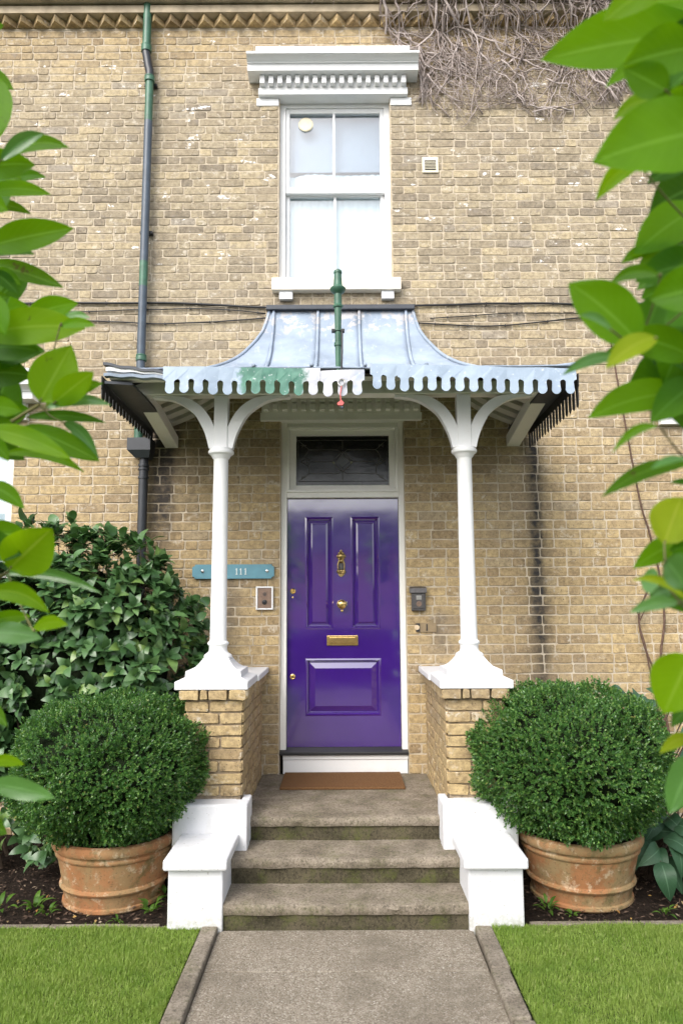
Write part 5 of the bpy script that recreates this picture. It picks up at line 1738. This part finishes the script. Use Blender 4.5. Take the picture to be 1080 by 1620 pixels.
NODES_A = [(-0.796,-4.380,2.706),(-0.798,-4.380,2.490),(-0.776,-4.380,2.345),(-0.703,-4.380,2.131),(-0.647,-4.380,2.175),(-0.761,-4.380,2.092),(-0.712,-4.380,1.807),(-0.729,-4.380,1.403),(-0.697,-4.380,1.816),(-0.837,-4.380,3.041)]
NODES_B = [(0.617,-4.780,2.717),(0.618,-4.780,2.526),(0.590,-4.780,2.342),(0.478,-4.780,2.158),(0.568,-4.780,2.235),(0.557,-4.780,2.077),(0.550,-4.780,1.960),(0.496,-4.780,1.807),(0.526,-4.780,1.747),(0.530,-4.780,1.664),(0.524,-4.780,1.525)]

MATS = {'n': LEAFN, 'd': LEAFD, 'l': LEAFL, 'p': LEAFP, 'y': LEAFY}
def frame_shrub(name, rows, nodes, trunk, label, seed):
    r = random.Random(seed)
    e = empty(name, trunk[0], label, 'shrub', 'leafy shrubs framing the view')
    stem = MB()
    tp = spline(trunk, 6)
    stem.tube(tp, [.018 - .012 * i / (len(tp) - 1) for i in range(len(tp))], 8)
    nd = [Vector(p) for p in nodes]
    for p in nd:
        q = min(tp, key=lambda t: (t - p).length + (0.35 if t.z > p.z else 0))
        mid = (p + q) / 2 + Vector((0, 0, -.03))
        stem.tube(spline([q, mid, p], 5), [.007, .0065, .006, .0055, .005, .0048, .0045, .0043, .004, .0038, .0035], 6)
    rows = list(rows)
    sg = -1 if trunk[0][0] < 0 else 1
    tries = 0
    while len(rows) < len(LEAVES_A) + 85 and tries < 3000:      # the rest of the shrub, outside the picture
        tries += 1
        q = r.choice(tp[4:])
        B = q + Vector((sg * r.uniform(-.1, .5), r.uniform(-.35, .35), r.uniform(-.1, .1)))
        a = Vector((r.gauss(sg * .35, .6), r.gauss(0, .6), r.gauss(-.1, .35))).normalized() * r.uniform(.09, .16)
        if all(not (-12 < project(B + a * t)[0] < 1092) for t in (0, .5, 1)):
            rows.append((*B, *(B + a), a.length * r.uniform(.2, .27), r.choice('nnddl')))
            nd.append(B - a * .3 + (q - B) * .3)
            stem.tube([q, (q + nd[-1]) / 2 + Vector((0, 0, -.02)), nd[-1]], [.004, .003, .002], 4)
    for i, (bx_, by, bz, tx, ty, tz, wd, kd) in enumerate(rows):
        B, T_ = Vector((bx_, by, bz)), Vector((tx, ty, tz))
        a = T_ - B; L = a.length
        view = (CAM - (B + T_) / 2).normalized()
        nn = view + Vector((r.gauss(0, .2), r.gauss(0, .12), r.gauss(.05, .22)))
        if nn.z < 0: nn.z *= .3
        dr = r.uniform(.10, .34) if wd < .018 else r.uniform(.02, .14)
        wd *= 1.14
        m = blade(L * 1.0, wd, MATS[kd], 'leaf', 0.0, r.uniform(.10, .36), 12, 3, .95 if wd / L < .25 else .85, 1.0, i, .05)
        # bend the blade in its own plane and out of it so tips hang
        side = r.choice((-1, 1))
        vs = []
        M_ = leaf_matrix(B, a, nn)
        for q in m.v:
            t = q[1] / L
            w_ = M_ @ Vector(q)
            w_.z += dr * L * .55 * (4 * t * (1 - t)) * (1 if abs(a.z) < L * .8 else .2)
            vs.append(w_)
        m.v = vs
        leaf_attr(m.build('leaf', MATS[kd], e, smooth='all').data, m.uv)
        q = min(nd, key=lambda t: (t - B).length)
        stem.tube(spline([q, (q + B) / 2 + Vector((0, 0, -.006)), B, B + a * .06], 3), .0016, 5)
    stem.build('branches', GREENTWIG, e, smooth='all')
frame_shrub('foreground_shrub', LEAVES_A, NODES_A, [(-1.05, -4.3, 0), (-1.0, -4.32, .8), (-.95, -4.36, 1.6), (-.93, -4.38, 2.3), (-.92, -4.38, 3.1)], 'bright green leafy shrub reaching in along the left edge close to the viewer', 31)
frame_shrub('foreground_shrub', LEAVES_B, NODES_B, [(.88, -4.7, 0), (.84, -4.72, .8), (.80, -4.74, 1.5), (.76, -4.76, 2.1), (.74, -4.78, 2.75)], 'larger leaved deep green shrub reaching in along the right edge close to the viewer', 32)

# ---- bare creeper over the cornice, top right
def creeper():
    r = random.Random(8)
    e = empty('bare_creeper', (1.6, -.03, 7.4), 'leafless grey creeper stems hanging over the cornice right of the window hood', 'creeper')
    low = [(.30, 6.95), (.55, 6.30), (.62, 6.05), (.80, 5.98), (.92, 6.00), (1.10, 5.86), (1.30, 5.95), (1.46, 6.02), (1.65, 5.95), (1.89, 5.80), (2.0, 5.90), (2.15, 5.98), (2.3, 5.96), (2.5, 6.1), (3.3, 5.9)]
    LX, LZ = [a for a, b in low], [b for a, b in low]
    floor = lambda x: float(np.interp(x, LX, LZ))
    groups = [MB() for _ in range(7)]
    def grow(p, d, rad, gen, m, budget):
        pts, rr = [Vector(p)], [rad]
        n = r.randint(12, 24) if gen == 0 else r.randint(4, 11)
        kids = []
        for i in range(n):
            d = (d + Vector((r.gauss(0, .27), 0, r.gauss(-.04, .24)))).normalized()
            q = pts[-1] + d * r.uniform(.05, .09)
            q.y = -.014 - rad + r.uniform(-.018, .002) - (.20 if q.z > 7.0 else (.11 if q.z > 6.91 else (.09 if q.z > 6.84 else 0))) - (.03 if r.random() < .15 else 0)
            if q.x < .66 and q.z > 6.15 and q.z < 6.62: q.y = min(q.y, -.1) if q.x > .62 else q.y
            if q.x < .70 and 6.15 < q.z < 6.62: d = (d + Vector((.6, 0, 0))).normalized(); q.x += .05
            if q.z < floor(q.x) + r.uniform(-.05, .12): break
            pts.append(q); rr.append(max(.0018, rad * (1 - .6 * (i + 1) / n)))
            if gen < 3 and r.random() < (.27, .20, .08)[gen]:
                kids.append((q.copy(), (d + Vector((r.gauss(0, .9), 0, r.gauss(-.1, .5)))).normalized(), rr[-1] * .75))
        if len(pts) > 2:
            m.tube(pts, rr, 5)
        for k in kids: grow(k[0], k[1], k[2], gen + 1, m, budget)
    for i in range(54):
        x = .25 + 3.0 * r.random() ** .8
        grow((x, -.2, 7.28 + r.uniform(-.1, .1)), Vector((r.gauss(.12, .35), 0, -1)).normalized(), r.choice((.006, .008, .010, .0145)), 0, groups[i % 7], 0)
    for i in range(50):
        x = r.gauss(1.45, .62)
        zf = floor(x); z = zf + (6.75 - zf) * r.random()
        if x < .72 or x > 3.2: continue
        a = r.gauss(0, .9)
        grow((x, -.03, z), Vector((math.sin(a), 0, -math.cos(a))), r.uniform(.0045, .008), 1, groups[i % 7], 0)
    for g in groups:
        tag(g.build('stems', IVY, e, smooth='all'), kind='stuff')
creeper()

# ---- thin vines on the right-hand wall
vp = spline([(2.25, -.02, 4.25), (2.262, -.018, 4.007), (2.292, -.016, 3.704), (2.339, -.02, 3.297), (2.392, -.016, 2.896), (2.442, -.02, 2.529), (2.50, -.016, 2.30), (2.56, -.02, 1.95), (2.575, -.02, 1.60), (2.52, -.03, 1.26), (2.50, -.1, .6), (2.48, -.12, -.02)], 6)
vo = MB().tube(vp, [.0055 + .004 * i / len(vp) for i in range(len(vp))], 6)
for i in range(6, len(vp) - 6, 4):
    s = 1 if (i // 4) % 2 else -1
    vo.tube([vp[i], vp[i] + Vector((s * .018, -.012, .022))], [.003, .002], 4)
tag(vo.build('wall_vine', VINE, None, (2.48, -.12, -.02), smooth='all'), 'single thin bare vine climbing the brick at the right', 'vine')
v2o = MB()
for pts, rd in (([(2.48, -.10, 1.95), (2.38, -.06, 1.72), (2.36, -.05, 1.62), (2.37, -.05, 1.50), (2.40, -.06, 1.36), (2.46, -.08, 1.15), (2.52, -.12, .7), (2.52, -.2, -.02)], .008),
                ([(2.37, -.05, 1.52), (2.40, -.05, 1.40), (2.415, -.06, 1.25), (2.44, -.08, 1.05), (2.5, -.14, .4)], .006), ([(2.36, -.05, 1.63), (2.345, -.06, 1.68)], .005), ([(2.365, -.05, 1.60), (2.41, -.06, 1.70), (2.40, -.06, 1.78)], .005)):
    p = spline(pts, 5); v2o.tube(p, rd, 6)
tag(v2o.build('bare_twig', VINE, None, (2.52, -.2, -.02), smooth='all'), 'forked dark bare stems rising by the wall above the right box ball', 'stem')

# ---- weeds and litter on the soil
def weed(x, y, s, label, seed):
    r = random.Random(seed)
    e = empty('small_weed', (x, y, 0), label, 'weed', 'small weeds in the soil')
    m = MB()
    for i in range(r.randint(9, 15)):
        a = r.uniform(0, 2 * PI); el = r.uniform(.25, .9)
        d = Vector((math.cos(a) * math.cos(el), math.sin(a) * math.cos(el), math.sin(el)))
        b = Vector((x, y, .0)) + d * r.uniform(.01, .05) * s
        bl = blade(.07 * s * r.uniform(.6, 1.1), .011 * s, WEED, 'leaf', .4, .2, 4, 1)
        M_ = leaf_matrix(b, d, Vector((0, 0, 1)))
        m.add([M_ @ Vector(q) for q in bl.v], bl.f)
    m.build('leaves', WEED, e, smooth='all')
for i, (x, y, s, lab) in enumerate(((-1.98, -1.46, 1.3, 'weed tuft in the soil at the left edge of the lawn'), (-1.78, -1.46, 1.2, 'larger weed tuft in the soil just left of the left pot'), (-1.68, -1.52, 1.0, 'weed tuft at the left foot of the left pot'), (-1.10, -1.50, 1.0, 'weed tuft between the left pot and the white wall'),
                                    (-1.25, -1.62, .6, 'tiny weed in front of the left pot'), (1.16, -1.52, 1.0, 'weed tuft between the white wall and the right pot'), (1.28, -1.57, .6, 'tiny weed in front of the right pot'), (1.80, -1.57, .9, 'weed tuft right of the right pot beside fallen leaves'), (-1.06, -1.28, 1.3, 'taller weed behind the left pot against the white wall'))):
    weed(x, y, s, lab, 100 + i)
g = np.random.default_rng(3)
n = 9000
P = np.stack([g.uniform(-2.9, 2.9, n), g.uniform(-1.67, -.3, n), g.uniform(-.006, .014, n)], 1)
P = P[(np.abs(P[:, 0]) > 1.04)]
Dv = unit(np.stack([g.normal(size=len(P)), g.normal(size=len(P)), g.normal(size=len(P)) * .22], 1)); N = unit(np.stack([g.normal(size=len(P)) * .4, g.normal(size=len(P)) * .4, np.ones(len(P))], 1))
V_, T_ = leaf_quads(P, Dv, N, g.uniform(.012, .045, len(P)), g.uniform(.005, .014, len(P)), .2)
tag(put('bark_chips', np_mesh('bark_chips', V_, T_, CHIP), None, (0, 0, 0)), 'bark chips strewn over the dark soil', 'bark chips', None, 'stuff')
n = 46
P = np.stack([np.concatenate([g.uniform(1.5, 2.2, n // 2), g.uniform(-2.1, -1.1, n - n // 2)]), g.uniform(-1.62, -1.3, n), np.full(n, .012)], 1)
Dv = unit(np.stack([g.normal(size=n), g.normal(size=n), g.normal(size=n) * .2], 1)); N = unit(np.stack([g.normal(size=n) * .3, g.normal(size=n) * .3 - .3, np.ones(n)], 1))
V_, T_ = leaf_quads(P, Dv, N, g.uniform(.02, .05, n), g.uniform(.010, .018, n), .35)
tag(put('fallen_leaves', np_mesh('fallen_leaves', V_, T_, DEADLEAF), None, (0, 0, 0)), 'small withered leaves lying on the dark soil', 'fallen leaves', None, 'stuff')

# ---- lawn blades
def lawn(name, x0, x1, y0, y1, n, seed, label):
    g = np.random.default_rng(seed)
    x = g.uniform(x0, x1, n); y = g.uniform(y0, y1, n)
    L = g.uniform(.014, .032, n) * (1 + .25 * np.sin(x * 9 + 2 * np.sin(y * 7)))
    az = g.uniform(0, 2 * PI, n); lean = np.abs(g.normal(0, .42, n)) + .08
    d = np.stack([np.cos(az), np.sin(az)], 1)
    sd_ = np.stack([-np.sin(az + g.normal(0, .5, n)), np.cos(az)], 1)
    wd = g.uniform(.0011, .0022, n)
    z0 = np.full(n, .008)
    b = np.stack([x, y, z0], 1)
    m1 = b + np.concatenate([d * (L * .5 * np.sin(lean * .6))[:, None], (L * .55 * np.cos(lean * .6))[:, None]], 1)
    t = m1 + np.concatenate([d * (L * .55 * np.sin(lean * 1.6))[:, None], (L * .5 * np.cos(lean * 1.6))[:, None]], 1)
    s3 = np.concatenate([sd_ * wd[:, None], np.zeros((n, 1))], 1)
    V_ = np.stack([b - s3, b + s3, m1 + s3 * .8, m1 - s3 * .8, t], 1).reshape(-1, 3)
    k = np.arange(n) * 5
    T_ = np.concatenate([np.stack([k, k + 1, k + 2], 1), np.stack([k, k + 2, k + 3], 1), np.stack([k + 3, k + 2, k + 4], 1)])
    o = put(name, np_mesh(name, V_, T_, GRASS), None, (0, 0, 0))
    return tag(o, label, 'grass', None, 'stuff')
lawn('grass', -2.35, -.772, -2.95, -1.722, 105000, 1, 'short bright mown grass left of the path')
lawn('grass', .797, 2.35, -2.95, -1.722, 105000, 2, 'short bright mown grass right of the path')

# ================================================================== ACROSS THE STREET (seen mirrored in the door and the panes)
ter = empty('brick_terrace', (0, -48, 0), 'long red brick terrace with slate roof across the street, seen only mirrored in the door', 'building')
MB().box(-45, 45, -56, -48, -.1, 5.6).build('wall', FARBRICK, ter)
MB().prism([(-56.4, 5.6), (-47.6, 5.6), (-52, 9.2)], 'x', -45.3, 45.3).build('roof', SLATE, ter)
for i in range(-9, 10):
    for zz in (.9, 3.3):
        MB().box(i * 4.6 - .6, i * 4.6 + .6, -48.0, -47.94, zz, zz + 1.6).build('window', WHITE, ter)
hd = MB()
vs = []
for i in range(0, 61):
    x = -15 + i * .5
    for j, (yy, zz) in enumerate(((-12.0, -.09), (-11.9, .8), (-12.2, 1.15), (-12.8, 1.12), (-13.0, -.09))):
        vs.append((x, yy + .12 * mnoise.noise(Vector((x, j, 0))), zz + (.1 * mnoise.noise(Vector((x * 1.3, j, 5))) if zz > 0 else 0)))
hd.add(vs, [(i * 5 + j, i * 5 + 5 + j, i * 5 + 6 + j, i * 5 + 1 + j) for i in range(60) for j in range(4)])
tag(hd.build('garden_hedge', HEDGE, None, (0, -12.5, -.09), smooth='all'), 'low clipped dark hedge at the street end of the garden', 'hedge')
